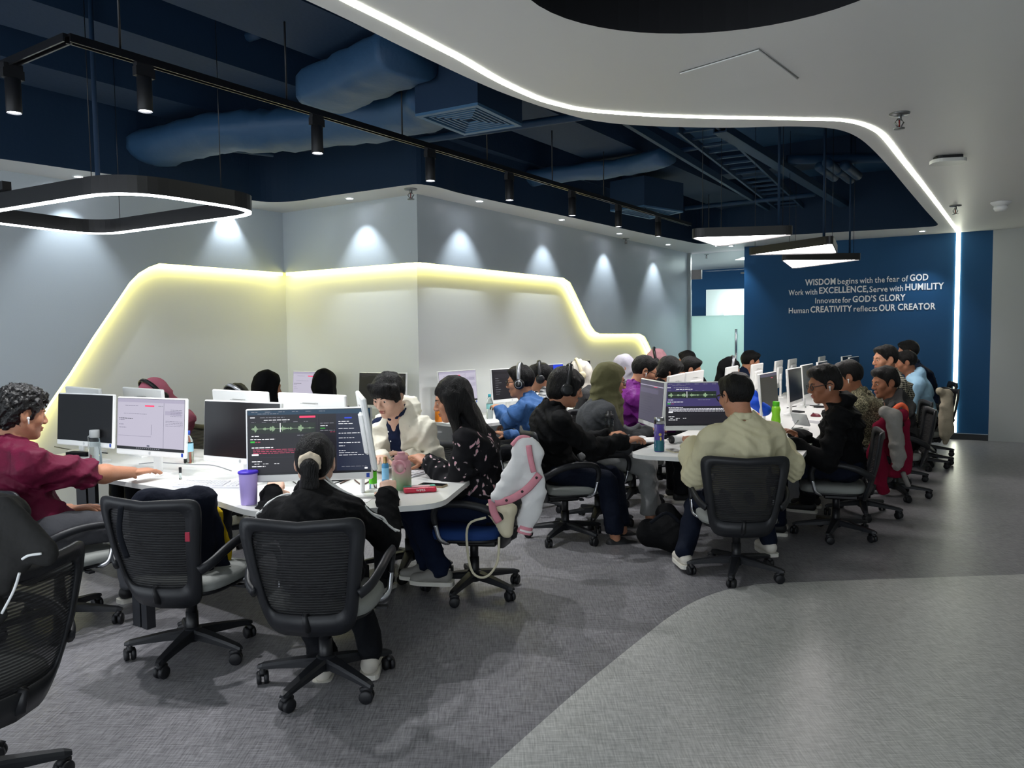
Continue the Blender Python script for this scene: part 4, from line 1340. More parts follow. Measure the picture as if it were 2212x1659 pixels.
    def noise(s, amp, freq, seed=0, stretch=(1, 1, 1)):
        X = (s.lo[0] + s.h * np.arange(s.n[0])).astype(np.float32)[:, None, None] * stretch[0]
        Y = (s.lo[1] + s.h * np.arange(s.n[1])).astype(np.float32)[None, :, None] * stretch[1]
        Z = (s.lo[2] + s.h * np.arange(s.n[2])).astype(np.float32)[None, None, :] * stretch[2]
        r = random.Random(seed)
        tot = 0
        for o in range(3):
            f = freq * 1.9 ** o
            a, b, c = r.uniform(0, 6), r.uniform(0, 6), r.uniform(0, 6)
            tot = tot + np.sin(X * f + a + 1.3 * np.sin(Z * f * .7 + b)) * np.sin(Y * f + b + 1.1 * np.sin(X * f * .6 + c)) * np.sin(Z * f * .9 + c + np.sin(Y * f * .5 + a)) / 1.6 ** o
        s.F += (amp * tot).astype(np.float32)
        return s
    def folds(s, amp, freq, seed=0):
        """soft creases: ridges along wandering diagonals"""
        X = (s.lo[0] + s.h * np.arange(s.n[0])).astype(np.float32)[:, None, None]
        Y = (s.lo[1] + s.h * np.arange(s.n[1])).astype(np.float32)[None, :, None]
        Z = (s.lo[2] + s.h * np.arange(s.n[2])).astype(np.float32)[None, None, :]
        r = random.Random(seed * 7 + 1)
        tot = 0
        for o in range(2):
            d = Vector((r.uniform(-1, 1), r.uniform(-1, 1), r.uniform(-1.2, 1.2))).normalized()
            a, b, c = r.uniform(0, 6), r.uniform(0, 6), r.uniform(0, 6)
            f = freq * (1 + .6 * o)
            ph = (X * d.x + Y * d.y + Z * d.z) * f + 1.5 * np.sin(X * f * .33 + a) + 1.5 * np.sin(Z * f * .37 + b) + 1.2 * np.sin(Y * f * .41 + c)
            msk = .5 + .5 * np.sin(X * f * .22 + c) * np.sin(Z * f * .25 + a + Y * 3)
            tot = tot + (np.abs(np.sin(ph)) - .6) * msk
        s.F += (amp * .8 * tot).astype(np.float32)
        return s
    def drop(s, p, n, far=.14, lift=.0):
        """slide from outside along -n until the surface is met"""
        n = Vector(n).normalized()
        for i in range(60):
            q = Vector(p) + n * (far - i * .004)
            k = np.clip(np.round((np.array(q) - s.lo) / s.h).astype(int), 0, s.n - 1)
            if s.F[k[0], k[1], k[2]] < 0: return q + n * (lift + .004)
        return Vector(p)
    def mesh(s, name, T=None):
        F, h = s.F, s.h
        I = F < 0
        n = s.n - 1
        cnt = np.zeros(n, np.int8)
        sl = lambda i, m: slice(i, i + m)
        for i in (0, 1):
            for j in (0, 1):
                for k in (0, 1):
                    cnt += I[sl(i, n[0]), sl(j, n[1]), sl(k, n[2])]
        act = (cnt > 0) & (cnt < 8)
        idx = np.argwhere(act)
        if len(idx) == 0:
            return bpy.data.meshes.new(name)
        num = np.full(n, -1, np.int32)
        num[act] = np.arange(len(idx))
        acc = np.zeros((len(idx), 3), np.float32); c = np.zeros(len(idx), np.float32)
        cor = [(i, j, k) for i in (0, 1) for j in (0, 1) for k in (0, 1)]
        val = {q: F[idx[:, 0] + q[0], idx[:, 1] + q[1], idx[:, 2] + q[2]] for q in cor}
        for q in cor:
            for axd in range(3):
                if q[axd] == 0:
                    q2 = list(q); q2[axd] = 1; q2 = tuple(q2)
                    a, b = val[q], val[q2]
                    m = (a < 0) != (b < 0)
                    t = np.where(m, a / np.where(m, a - b, 1), 0)
                    pos = np.zeros((len(idx), 3), np.float32)
                    pos[:] = q
                    pos[:, axd] = t
                    acc[m] += pos[m]; c[m] += 1
        V = s.lo + h * (idx + acc / c[:, None])
        quads = []
        for axd in range(3):
            o = [1 if i == axd else 0 for i in range(3)]
            a = I[:I.shape[0] - o[0], :I.shape[1] - o[1], :I.shape[2] - o[2]]
            b = I[o[0]:, o[1]:, o[2]:]
            u, v = (axd + 1) % 3, (axd + 2) % 3
            for flip in (0, 1):
                e = np.argwhere((a & ~b) if flip == 0 else (~a & b))
                e = e[(e[:, u] > 0) & (e[:, v] > 0) & (e[:, u] < n[u]) & (e[:, v] < n[v])]
                if len(e) == 0: continue
                def cell(du, dv):
                    q = e.copy(); q[:, u] -= du; q[:, v] -= dv
                    return num[q[:, 0], q[:, 1], q[:, 2]]
                Q = np.stack([cell(1, 1), cell(0, 1), cell(0, 0), cell(1, 0)], 1)
                if flip: Q = Q[:, ::-1]
                quads.append(Q)
        Q = np.concatenate(quads)
        Q = Q[(Q >= 0).all(1)]
        if T is not None:
            M = np.array(T)
            V = V @ M[:3, :3].T + M[:3, 3]
        me = bpy.data.meshes.new(name)
        me.vertices.add(len(V)); me.vertices.foreach_set('co', V.astype(np.float32).ravel())
        me.loops.add(len(Q) * 4); me.loops.foreach_set('vertex_index', Q.astype(np.int32).ravel())
        me.polygons.add(len(Q)); me.polygons.foreach_set('loop_start', np.arange(len(Q), dtype=np.int32) * 4)
        try:
            me.polygons.foreach_set('loop_total', np.full(len(Q), 4, np.int32))
        except Exception:
            pass
        me.update(calc_edges=True)
        me.polygons.foreach_set('use_smooth', np.ones(len(Q), bool))
        return me

def join_meshes(name, mes):
    vs, fs, mi, off = [], [], [], 0
    bm = bmesh.new()
    for me in mes:
        bm.from_mesh(me)
    out = bpy.data.meshes.new(name)
    bm.to_mesh(out); bm.free()
    out.polygons.foreach_set('use_smooth', np.ones(len(out.polygons), bool))
    return out

# ------------------------------------------------------------------ person materials
def skin(name, c):
    m = mat('skin_' + name, c, .5, bump=.05, bscale=180, spec=.35, var=.05)
    b = m.node_tree.nodes['Principled BSDF']
    b.inputs['Subsurface Weight'].default_value = .08
    b.inputs['Subsurface Radius'].default_value = (.02, .008, .004)
    return m
SK = dict(fair=skin('fair', '#d9b09a'), tan=skin('tan', '#b98468'), brown=skin('brown', '#95634a'), dark=skin('dark', '#7d5240'))
M_hair = mat('black_hair', '#070607', .45, bump=1.0, bscale=60, stretch=(4, 4, .5), spec=.3)
M_hair_curl = mat('curly_hair', '#0b0a0b', .45, bump=1.0, bscale=45, spec=.5)
M_lip = mat('lip', '#9c5a52', .45)
M_eye = mat('eye_white', '#e8e4de', .25)
M_iris = mat('iris', '#1a0f0a', .15)
def cloth(name, c, **k):
    return mat('cloth_' + name, c, k.pop('rough', .85), bump=k.pop('bump', .6), bscale=k.pop('bscale', 14), bdist=.02, spec=.2, **k)
def pattern_cloth(name, kind, cols, scale):
    m = bpy.data.materials.new('cloth_' + name)
    m.use_nodes = True
    nt = m.node_tree
    b = nt.nodes['Principled BSDF']
    b.inputs['Roughness'].default_value = .85; b.inputs['Specular IOR Level'].default_value = .25
    tc = nt.nodes.new('ShaderNodeTexCoord')
    C = [(*srgb(x), 1) for x in cols]
    if kind == 'plaid':
        outs = []
        for dr in ('X', 'Z', 'Y'):
            wv = nt.nodes.new('ShaderNodeTexWave'); wv.bands_direction = dr; wv.wave_profile = 'SIN'
            wv.inputs['Scale'].default_value = scale
            nt.links.new(tc.outputs['Object'], wv.inputs['Vector'])
            r = nt.nodes.new('ShaderNodeValToRGB'); r.color_ramp.interpolation = 'CONSTANT'
            r.color_ramp.elements[0].color = (0, 0, 0, 1); r.color_ramp.elements[1].color = (1, 1, 1, 1); r.color_ramp.elements[1].position = .55
            nt.links.new(wv.outputs['Fac'], r.inputs[0])
            outs.append(r.outputs[0])
        mx = nt.nodes.new('ShaderNodeMath'); mx.operation = 'MAXIMUM'
        nt.links.new(outs[0], mx.inputs[0]); nt.links.new(outs[2], mx.inputs[1])
        ad = nt.nodes.new('ShaderNodeMath'); ad.operation = 'ADD'
        nt.links.new(outs[0], ad.inputs[0]); nt.links.new(outs[1], ad.inputs[1])
        dv = nt.nodes.new('ShaderNodeMath'); dv.operation = 'MULTIPLY'; dv.inputs[1].default_value = .5
        nt.links.new(ad.outputs[0], dv.inputs[0])
        r = nt.nodes.new('ShaderNodeValToRGB')
        r.color_ramp.elements[0].color = C[0]; r.color_ramp.elements[1].color = C[-1]
        nt.links.new(dv.outputs[0], r.inputs[0]); nt.links.new(r.outputs[0], b.inputs['Base Color'])
    else:
        vo = nt.nodes.new('ShaderNodeTexVoronoi'); vo.inputs['Scale'].default_value = scale
        nz = nt.nodes.new('ShaderNodeTexNoise'); nz.inputs['Scale'].default_value = scale * .8
        mxv = nt.nodes.new('ShaderNodeMixRGB'); mxv.blend_type = 'ADD'; mxv.inputs[0].default_value = .12 if kind == 'spots' else .3
        nt.links.new(tc.outputs['Object'], mxv.inputs[1]); nt.links.new(tc.outputs['Object'], nz.inputs['Vector'])
        nt.links.new(nz.outputs['Color'], mxv.inputs[2])
        nt.links.new(mxv.outputs[0], vo.inputs['Vector'])
        r = nt.nodes.new('ShaderNodeValToRGB')
        if kind == 'spots':      # rosettes
            r.color_ramp.elements[0].color = C[1]; r.color_ramp.elements[0].position = .22
            r.color_ramp.elements[1].color = C[0]; r.color_ramp.elements[1].position = .30
            x = r.color_ramp.elements.new(.55); x.color = C[0]
            x = r.color_ramp.elements.new(.62); x.color = C[2]
        else:                    # sparse blossoms
            r.color_ramp.elements[0].color = C[1]; r.color_ramp.elements[0].position = .10
            x = r.color_ramp.elements.new(.20); x.color = C[2]
            r.color_ramp.elements[-1].color = C[0]; r.color_ramp.elements[-1].position = .26
        nt.links.new(vo.outputs['Distance'], r.inputs[0]); nt.links.new(r.outputs[0], b.inputs['Base Color'])
    nz2 = nt.nodes.new('ShaderNodeTexNoise'); nz2.inputs['Scale'].default_value = 16
    nt.links.new(tc.outputs['Object'], nz2.inputs['Vector'])
    bp = nt.nodes.new('ShaderNodeBump'); bp.inputs['Strength'].default_value = .35; bp.inputs['Distance'].default_value = .01
    nt.links.new(nz2.outputs[0], bp.inputs['Height']); nt.links.new(bp.outputs[0], b.inputs['Normal'])
    return m

# ------------------------------------------------------------------ head
def head_sdf(h, female=False, brow=1.0):
    S = SDF((-.105, -.125, -.21), (.105, .135, .13), h)
    S.ell((0, -.012, .030), (.0755, .094, .086), 0)
    S.ell((0, .030, -.030), (.058, .060, .078), .03)
    S.cone((-.050, .000, -.045), (0, .060, -.088), .022, .020, .02); S.cone((.050, .000, -.045), (0, .060, -.088), .022, .020, .02)
    S.ell((0, .070, -.090), (.020, .017, .016), .015)
    S.cone((-.030, .074, .022), (.030, .074, .022), .015, .015, .018)
    for s in (-1, 1):
        S.ell((s * .042, .060, -.020), (.022, .022, .022), .02)
        S.ell((s * .031, .098, .004), (.017, .018, .011), .012, sub=True)
        S.ell((s * .031, .0755, .003), (.0150, .0130, .0130), .004)
        S.cone((s * .018, .0895, .0125), (s * .045, .080, .0115), .0035, .003, .006)
        S.ell((s * .077, -.010, -.004), (.0075, .020, .031), .006, R=Matrix.Rotation(s * .32, 3, 'Z'))
        S.ell((s * .086, -.006, .002), (.006, .011, .017), .005, sub=True)
        S.ell((s * .013, .099, -.031), (.0085, .010, .008), .007)
    S.cone((0, .086, .018), (0, .107, -.024), .0075, .0115, .010)
    S.ell((0, .090, -.056), (.022, .009, .0055), .006)
    S.ell((0, .088, -.0665), (.018, .009, .0065), .006)
    S.cone((-.02, .102, -.0612), (.02, .102, -.0612), .0022, .0022, .003, sub=True)
    nr = .047 if female else .056
    S.cone((0, -.020, -.060), (0, -.040, -.20), nr, nr + .008, .03)
    return S
_heads = {}
def head_mesh(h, female):
    k = (h, female)
    if k not in _heads: _heads[k] = head_sdf(h, female).mesh('head')
    return _heads[k]

def hair_sdf(style, h, seed):
    S = SDF((-.13, -.20, -.44 if style in ('long',) else -.20), (.13, .15, .15), h)
    top = (0, -.014, .034)
    if style == 'short':
        S.ell(top, (.083, .102, .098), 0)
        S.ell((0, .052, .083), (.062, .040, .034), .025)
        S.cut((0, .058, .03), (0, .88, -.42), .008)
        S.ell((0, .075, -.035), (.09, .075, .088), .01, sub=True)
        for s in (-1, 1): S.ell((s * .085, -.004, -.008), (.03, .026, .040), .006, sub=True)
        S.cut((0, -.08, -.072), (0, .25, -1), .01)
    elif style == 'fade':
        S.ell((0, -.010, .046), (.083, .100, .088), 0)
        S.ell((0, .055, .090), (.060, .040, .034), .02)
        S.ell((0, -.02, .0), (.0775, .096, .082), .02)
        S.ell((0, .082, -.035), (.10, .075, .098), .01, sub=True)
        for s in (-1, 1): S.ell((s * .086, -.004, -.012), (.03, .026, .042), .006, sub=True)
        S.cut((0, -.08, -.055), (0, .25, -1), .01)
    elif style == 'fringe':
        S.ell(top, (.092, .108, .105), 0)
        S.ell((0, .055, .055), (.072, .052, .050), .02)
        for i in range(7):
            x = -.060 + .020 * i
            S.cone((x, .066, .085), (x * 1.1, .092 - abs(x) * .38, .026 + .007 * ((i * 7) % 3)), .017, .0075, .008)
        for s in (-1, 1):
            S.cone((s * .075, .03, .06), (s * .084, .022, -.006), .026, .013, .015)
        S.ell((0, .082, -.050), (.075, .060, .078), .008, sub=True)
        for s in (-1, 1): S.ell((s * .088, -.006, -.016), (.028, .018, .032), .006, sub=True)
        S.cut((0, -.08, -.085), (0, .2, -1), .01)
    elif style == 'long':
        S.ell(top, (.087, .104, .102), 0)
        S.cone((0, -.055, .0), (0, -.085, -.20), .088, .098, .03, sq=((0, 1, 0), .62))
        S.cone((0, -.085, -.18), (0, -.075, -.40), .098, .082, .03, sq=((0, 1, 0), .45))
        for s in (-1, 1):
            S.cone((s * .068, .025, .03), (s * .074, .012, -.20), .032, .030, .02); S.ell((s * .078, -.008, -.01), (.020, .05, .065), .02)
            S.cone((s * .074, .012, -.18), (s * .070, .0, -.36), .028, .016, .02)
        S.ell((0, .085, -.055), (.060, .066, .105), .008, sub=True)
    elif style == 'ponytail':
        S.ell((0, -.014, .034), (.083, .102, .098), 0)
        S.ell((0, -.055, .0), (.072, .062, .075), .02)
        S.ell((0, .080, -.035), (.085, .075, .088), .01, sub=True)
        for s in (-1, 1): S.ell((s * .086, .0, -.012), (.028, .026, .040), .006, sub=True)
        S.cut((0, -.08, -.078), (0, .3, -1), .01)
        S.cone((0, -.108, -.005), (0, -.142, -.03), .020, .030, .01)
        S.cone((0, -.142, -.03), (0, -.135, -.11), .036, .036, .02, sq=((0, 1, 0), .8))
        S.cone((0, -.135, -.10), (0, -.110, -.19), .036, .016, .02, sq=((0, 1, 0), .8))
    elif style == 'curly':
        S.ell((0, -.010, .048), (.092, .110, .098), 0)
        S.ell((0, .045, .088), (.072, .050, .040), .02)
        S.ell((0, -.05, .0), (.080, .068, .082), .02)
        S.ell((0, .088, -.040), (.10, .075, .098), .01, sub=True)
        for s in (-1, 1): S.ell((s * .090, -.002, -.014), (.032, .028, .044), .006, sub=True)
        S.cut((0, -.08, -.075), (0, .25, -1), .01)
        S.noise(.010, 95, seed)
        return S
    elif style == 'bowl':
        S.ell((0, -.016, .030), (.090, .108, .104), 0)
        S.ell((0, -.05, -.030), (.085, .068, .075), .02)
        for s in (-1, 1): S.cone((s * .070, .04, .05), (s * .080, .040, -.025), .026, .016, .02)
        S.ell((0, .060, .060), (.066, .045, .045), .02)
        S.ell((0, .090, -.045), (.072, .066, .078), .008, sub=True)
        S.cut((0, -.08, -.098), (0, .25, -1), .012)
    S.noise(.0035, 70, seed, (1, 1, .35))
    return S

def hijab_sdf(h, seed, drape=.5, loose=1.0):
    S = SDF((-.25, -.24, -.40), (.25, .22, .16), h)
    S.ell((0, -.016, .030), (.090 * loose, .114, .105), 0)
    S.ell((0, -.058, -.02), (.084 * loose, .074, .10), .03)
    S.cone((0, .015, -.05), (0, .0, -.17), .086, .095, .04)
    S.cone((0, .02, -.15), (0, .015, -.25), .092, .135, .04, sq=((0, 1, 0), .8))
    S.cone((-.13, -.02, -.235), (.13, -.02, -.235), .075, .075, .05)
    S.cone((0, .075, -.15), (0, .105, -.30), .055, .05, .04, sq=((0, 1, 0), .6))
    S.cone((0, -.08, -.12), (0, -.10, -.28), .075, .06, .04, sq=((0, 1, 0), .55))
    S.ell((0, .122, -.016), (.120, .080, .090), .012, sub=True)
    S.folds(.016, 26, seed); S.noise(.003, 45, seed, (1.0, 1.0, .35))
    S.ell((0, .122, -.016), (.120, .074, .086), .006, sub=True)
    S.cut((0, 0, -.37), (0, 0, -1), .02)
    return S

# ------------------------------------------------------------------ hand (wrist at the origin, fingers along +y, back of the hand +z)
def hand_sdf(side, curl, h=.0042, spread=.05):
    S = SDF((-.075, -.09, -.085), (.075, .205, .05), h)
    S.cone((0, -.045, 0), (0, .008, 0), .026, .026, .01, sq=((0, 0, 1), .78))
    S.cone((-.018, .02, 0), (-.022, .078, .002), .024, .020, .012, sq=((0, 0, 1), .55))
    S.cone((.018, .02, 0), (.024, .080, .002), .024, .020, .012, sq=((0, 0, 1), .55))
    S.cone((0, .015, -.002), (0, .082, .003), .026, .024, .012, sq=((0, 0, 1), .55))
    S.ell((side * -.022, .030, -.010), (.018, .030, .014), .012)
    for i, (x, L) in enumerate(((-.031, .066), (-.0105, .076), (.0105, .071), (.0305, .056))):
        x = x * -side
        p = Vector((x, .083 - abs(x) * .10, .004)); ang = -curl * (.45 + .06 * i)
        dx = math.copysign(spread * abs(x) / .03, x)
        r = .0088
        for seg, f in enumerate((.45, .31, .24)):
            d = Vector((dx, math.cos(ang), math.sin(ang))).normalized()
            q = p + d * L * f
            S.cone(p, q, r, r * .92, .004)
            p = q; r *= .92; ang -= curl * .55
    p = Vector((side * -.026, .014, -.006)); d = Vector((side * -.72, .62, -.28 - .3 * curl)).normalized()
    q = p + d * .042; S.cone(p, q, .0135, .0105, .010)
    d = Vector((side * -.30, .88, -.32 - .3 * curl)).normalized()
    S.cone(q, q + d * .036, .0105, .0085, .004)
    return S
_hands = {}
def hand_mesh(side, curl):
    k = (side, curl)
    if k not in _hands: _hands[k] = hand_sdf(side, curl).mesh('hand')
    return _hands[k]

def ik(a, t, l1, l2, pole):
    a, t = Vector(a), Vector(t)
    d = t - a
    L = min(max(d.length, abs(l1 - l2) + .02), (l1 + l2) * .995)
    dn = d.normalized()
    x = (l1 * l1 - l2 * l2 + L * L) / (2 * L)
    hgt = math.sqrt(max(0, l1 * l1 - x * x))
    pl = Vector(pole) - dn * Vector(pole).dot(dn)
    pl = pl.normalized() if pl.length > 1e-4 else Vector((0, 0, -1))
    return a + dn * x + pl * hgt, a + dn * L

HT = {}
def headT(H, yaw, pitch, roll, hs):
    return Matrix.Translation(H) @ Matrix.Rotation(yaw, 4, 'Z') @ Matrix.Rotation(-pitch, 4, 'X') @ Matrix.Rotation(roll, 4, 'Y') @ Matrix.Scale(hs, 4)

def person(label, seat, face, head, hyaw=None, hpitch=10, hroll=0, hs=1.0, seat_h=.44, skin_='tan', hair='short', hijab=None, female=False, top=None, sleeve=1.0, collar=True, hood=None, bottoms=None, shoes=None, hands=None, curl=.8, q=1.0, legs=True, s=1.0, knee=None, feet=None, bulk=1.0, glasses=False, seed=1, faceparts=True, hand_roll=(0, 0), jacket=None, hair_m=None, shirt_h=None, elbow_out=.28, loose=.010, inner=None, stripes=None, boxy=1.0, crease=1.0):
    """seat: floor point under the hips; face: heading of the body; head: centre of the head in the room; q: voxel factor"""
    rz = math.radians(face) - math.pi / 2
    root = empty('person', (seat[0], seat[1], 0), rz, label, 'person')
    W = Matrix.Translation((seat[0], seat[1], 0)) @ Matrix.Rotation(rz, 4, 'Z')
    Wi = W.inverted()
    Hd = Wi @ Vector(head)
    hy = 0 if hyaw is None else math.radians(hyaw - face)
    TH = headT(Hd, hy, math.radians(hpitch), math.radians(hroll), hs)
    pel = Vector((0, -.06, seat_h + .095 * s))
    nb = TH @ Vector((0, -.048, -.142))                       # base of the neck
    sp = nb - pel
    up = sp.normalized()
    rt = Vector((1, 0, 0)); fw = Vector((0, 1, 0)) - up * up.y; fw.normalize()
    # keep the shoulders square to the body
    chest = pel + sp * .66 - fw * .02
    shw = .178 * s * (0.92 if female else 1.0) * bulk
    shb = pel + sp * .93
    sh = {k: shb + rt * (k * shw) - up * .058 for k in (-1, 1)}
    l1, l2 = .285 * s, .25 * s
    wrist, elbow = {}, {}
    for i, k in enumerate((-1, 1)):
        t = None if hands is None else hands[i]
        t = (sh[k] + Vector((k * -.02, .36, -.26))) if t is None else Wi @ Vector(t)
        pole = Vector((k * elbow_out, -.30, -.9))
        elbow[k], wrist[k] = ik(sh[k], t, l1, l2, pole)
    hipw = .095 * s
    kn, an = {}, {}
    for i, k in enumerate((-1, 1)):
        kn[k] = Vector((k * (.13 if not female else .09), .40 * s, seat_h + .075)) if knee is None else Wi @ Vector(knee[i])
        an[k] = Vector((k * .12, .40 * s, .085)) if feet is None else Wi @ Vector(feet[i])
    vb = .014 * q
    pts = [pel, nb, Hd] + list(sh.values()) + list(elbow.values()) + list(wrist.values())
    def bounds(P, m):
        return [min(p[i] for p in P) - m for i in range(3)], [max(p[i] for p in P) + m for i in range(3)]
    def torso(S, g, bb=1.0):
        S.ell(pel + Vector((0, .02, 0)), (.155 * s * bb + g, .120 * s + g, .115 * s + g), .03)
        S.cone(pel + up * .03, chest, .118 * s * bb * boxy + g, .128 * s * bb + g, .06, sq=(fw, .80 / boxy ** .5))
        S.cone(chest - rt * .055 * s, chest + rt * .055 * s, .115 * s + g, .115 * s + g, .06, sq=(fw, .88))
        S.cone(sh[-1], sh[1], .052 * s + g, .052 * s + g, .06)
        for k in (-1, 1): S.cone(nb - up * .015, sh[k], .045 * s + g, .046 * s + g, .05)
        S.cone(shb - up * .03, nb + up * .02, .075 * s + g, .056 + g, .05)
    def arm(S, k, g, e0=1.0, g2=None, wf=1.0):
        """e0: 1 to the elbow and on to the wrist, below 1 only part of the upper arm"""
        if e0 >= 1:
            S.cone(sh[k], elbow[k], .050 * s + g * .6, .044 * s + g, .04)
            if e0 > 1: S.cone(elbow[k], elbow[k] + (wrist[k] - elbow[k]) * (e0 - 1), .043 * s + g, (.034 * wf) * s + g, .02)
        else:
            S.cone(sh[k], sh[k] + (elbow[k] - sh[k]) * e0, .056 * s + g, .058 * s + g, .04)
    # ---- body: skin, one mesh
    parts = []
    lo, hi = bounds(pts + ([kn[k] for k in kn] + [an[k] for k in an] if legs else []), .16)
    S = SDF(lo, hi, .016 * max(q, 1))
    torso(S, -.016)
    for k in (-1, 1):
        arm(S, k, -.010, 1.97)
        if legs:
            S.cone(pel + rt * k * hipw, kn[k], .066 * s, .050 * s, .04); S.cone(kn[k], an[k], .046 * s, .034 * s, .03)
    m1 = S.mesh('b1'); parts.append(m1)
    hm = head_mesh(.0052 if q < 1.2 else .0075, female).copy(); hm.transform(TH); parts.append(hm)
    for i, k in enumerate((-1, 1)):
        fd = (wrist[k] - elbow[k]).normalized()
        if isinstance(hand_roll, dict): rr = hand_roll[k]
        else: rr = hand_roll[i]
        flat = Vector((fd.x, fd.y, fd.z * .55)).normalized()
        xx = flat.cross(Vector((0, 0, 1))).normalized(); zz = xx.cross(flat)
        R = Matrix(((xx.x, flat.x, zz.x, wrist[k].x), (xx.y, flat.y, zz.y, wrist[k].y), (xx.z, flat.z, zz.z, wrist[k].z), (0, 0, 0, 1))) @ Matrix.Rotation(math.radians(rr), 4, 'Y') @ Matrix.Scale(s, 4)
        if q < 1.4:
            hm = hand_mesh(k, curl).copy(); hm.transform(R); parts.append(hm)
        if sleeve < 1.5:     # bare forearm in fine detail
            S = SDF(*bounds([elbow[k], wrist[k], sh[k] + (elbow[k] - sh[k]) * .4], .07), .008)
            S.cone(sh[k] + (elbow[k] - sh[k]) * .3, elbow[k], .045 * s, .040 * s, .02)
            S.cone(elbow[k], elbow[k] + (wrist[k] - elbow[k]) * .35, .041 * s, .044 * s, .03); S.cone(elbow[k] + (wrist[k] - elbow[k]) * .35, wrist[k], .042 * s, .027 * s, .03)
            parts.append(S.mesh('fa'))
    bm_ = join_meshes('body', parts)
    body = link('body', bm_, SK[skin_], root)
    # ---- face details
    if faceparts and q < 1.3:
        for k in (-1, 1):
            mb = MB(); mb.sphere((k * .031, .0790, .0030), .0108, 12); o = mb.build('eye', M_eye, root); o.data.transform(TH)
            mb = MB(); mb.sphere((k * .031, .0868, .0010), .0064, 10, (1, .6, 1)); o2 = mb.build('iris', M_iris, o); o2.data.transform(TH)
            mb = MB(); mb.tube([TH @ Vector(v) for v in ((k * .014, .0925, .019), (k * .030, .0915, .0245), (k * .048, .077, .021))], [.0030 * hs, .0036 * hs, .0015 * hs], 6); mb.build('eyebrow', M_hair, root)
        S = SDF((-.03, .07, -.08), (.03, .11, -.045), .0035)
        S.ell((0, .0915, -.056), (.0215, .009, .0050), .002); S.ell((0, .0895, -.0665), (.0175, .009, .0060), .002)
        S.cone((-.02, .103, -.0612), (.02, .103, -.0612), .0020, .0020, .002, sub=True)
        link('lips', S.mesh('lips', TH), M_lip, root)
    # ---- hair / headscarf
    if hijab is not None:
        link('headscarf', hijab_sdf(.0075 * max(1, q * .9), seed).mesh('headscarf', TH), hijab, root)
    elif hair:
        link('hair', hair_sdf(hair, (.0058 if q < 1.2 else .0085), seed).mesh('hair', TH), hair_m or (M_hair_curl if hair == 'curly' else M_hair), root)
    # ---- shirt
    tg = .010 * bulk
    lo, hi = bounds([pel, nb] + list(sh.values()) + ([elbow[-1], elbow[1]] if sleeve >= .4 else []) + ([wrist[-1], wrist[1]] if sleeve > 1.2 else []), .19)
    S = SDF(lo, hi, vb if q >= 1.3 else .0115 * q)
    torso(S, tg, bulk)
    for k in (-1, 1):
        arm(S, k, tg + loose, sleeve, wf=1.0)
    Sc = None
    if collar:
        Sc = SDF([nb[i] - .13 for i in range(3)], [nb[i] + .13 for i in range(3)], .0075 * max(1, q * .9))
        for a in range(10):
            an0, an1 = math.radians(36 * a - 90), math.radians(36 * (a + 1) - 90)
            def cp(t):
                return nb + up * (.046 - .045 * max(0, math.sin(t))) + rt * (math.cos(t) * .066) + fw * (math.sin(t) * .066 + .012)
            Sc.cone(cp(an0), cp(an1), .0135, .0135, .008)
            Sc.cone(cp(an0) - up * .022 + (cp(an0) - nb) * .12, cp(an1) - up * .022 + (cp(an1) - nb) * .12, .012, .012, .014)
    if hood:
        S.ell(nb - fw * .075 + up * .005, (.115, .062, .075), .03, R=None)
        for k in (-1, 1): S.cone(nb - fw * .06 + rt * k * .085 + up * .02, nb + fw * .055 + rt * k * .05 - up * .03, .038, .026, .03)
    S.cone(nb + up * .045, TH @ Vector((0, -.02, -.03)), .050 * hs, .058 * hs, .008, sub=True)
    S.folds((.036 + loose * .5) * crease, 14, seed); S.folds(.020 * crease, 32, seed + 5); S.noise(.002, 70, seed)
    S.cut(pel - Vector((0, 0, .10)), (0, 0, -1), .02)
    if inner is not None:
        # open front: cut a wedge down the chest and show the shirt under it
        for j in range(6):
            t = j / 5
            S.cone(nb + fw * (.10 + .02 * t) - up * (.02 + .30 * t), nb + fw * (.22 + .02 * t) - up * (.02 + .30 * t), .062 - .012 * t, .07, .01, sub=True)
    shirt = link(shirt_h or 'shirt', S.mesh('shirt'), top, root)
    if Sc is not None:
        link('collar', Sc.mesh('collar'), top, shirt)
    if inner is not None:
        S2 = SDF(lo, hi, .012)
        torso(S2, tg * .3 - .004, bulk)
        for a in range(10):
            an0, an1 = math.radians(36 * a - 90), math.radians(36 * (a + 1) - 90)
            def cp2(t):
                return nb + up * (.040 - .030 * max(0, math.sin(t))) + rt * (math.cos(t) * .066) + fw * (math.sin(t) * .066 + .012)
            S2.cone(cp2(an0), cp2(an1), .014, .014, .012)
        S2.cone(nb + up * .01, TH @ Vector((0, -.02, -.03)), .050 * hs, .058 * hs, .008, sub=True)
        S2.folds(.012, 24, seed)
        S2.cut(pel - Vector((0, 0, .06)), (0, 0, -1), .02)
        link('inner_shirt', S2.mesh('inner_shirt'), inner, root)
        for j in range(4):
            p = nb + fw * .1 - up * (.06 + .07 * j)
            mb = MB(); mb.sphere(p + fw * .024, .006, 8, (1, .5, 1)); mb.build('button', M_white, root)
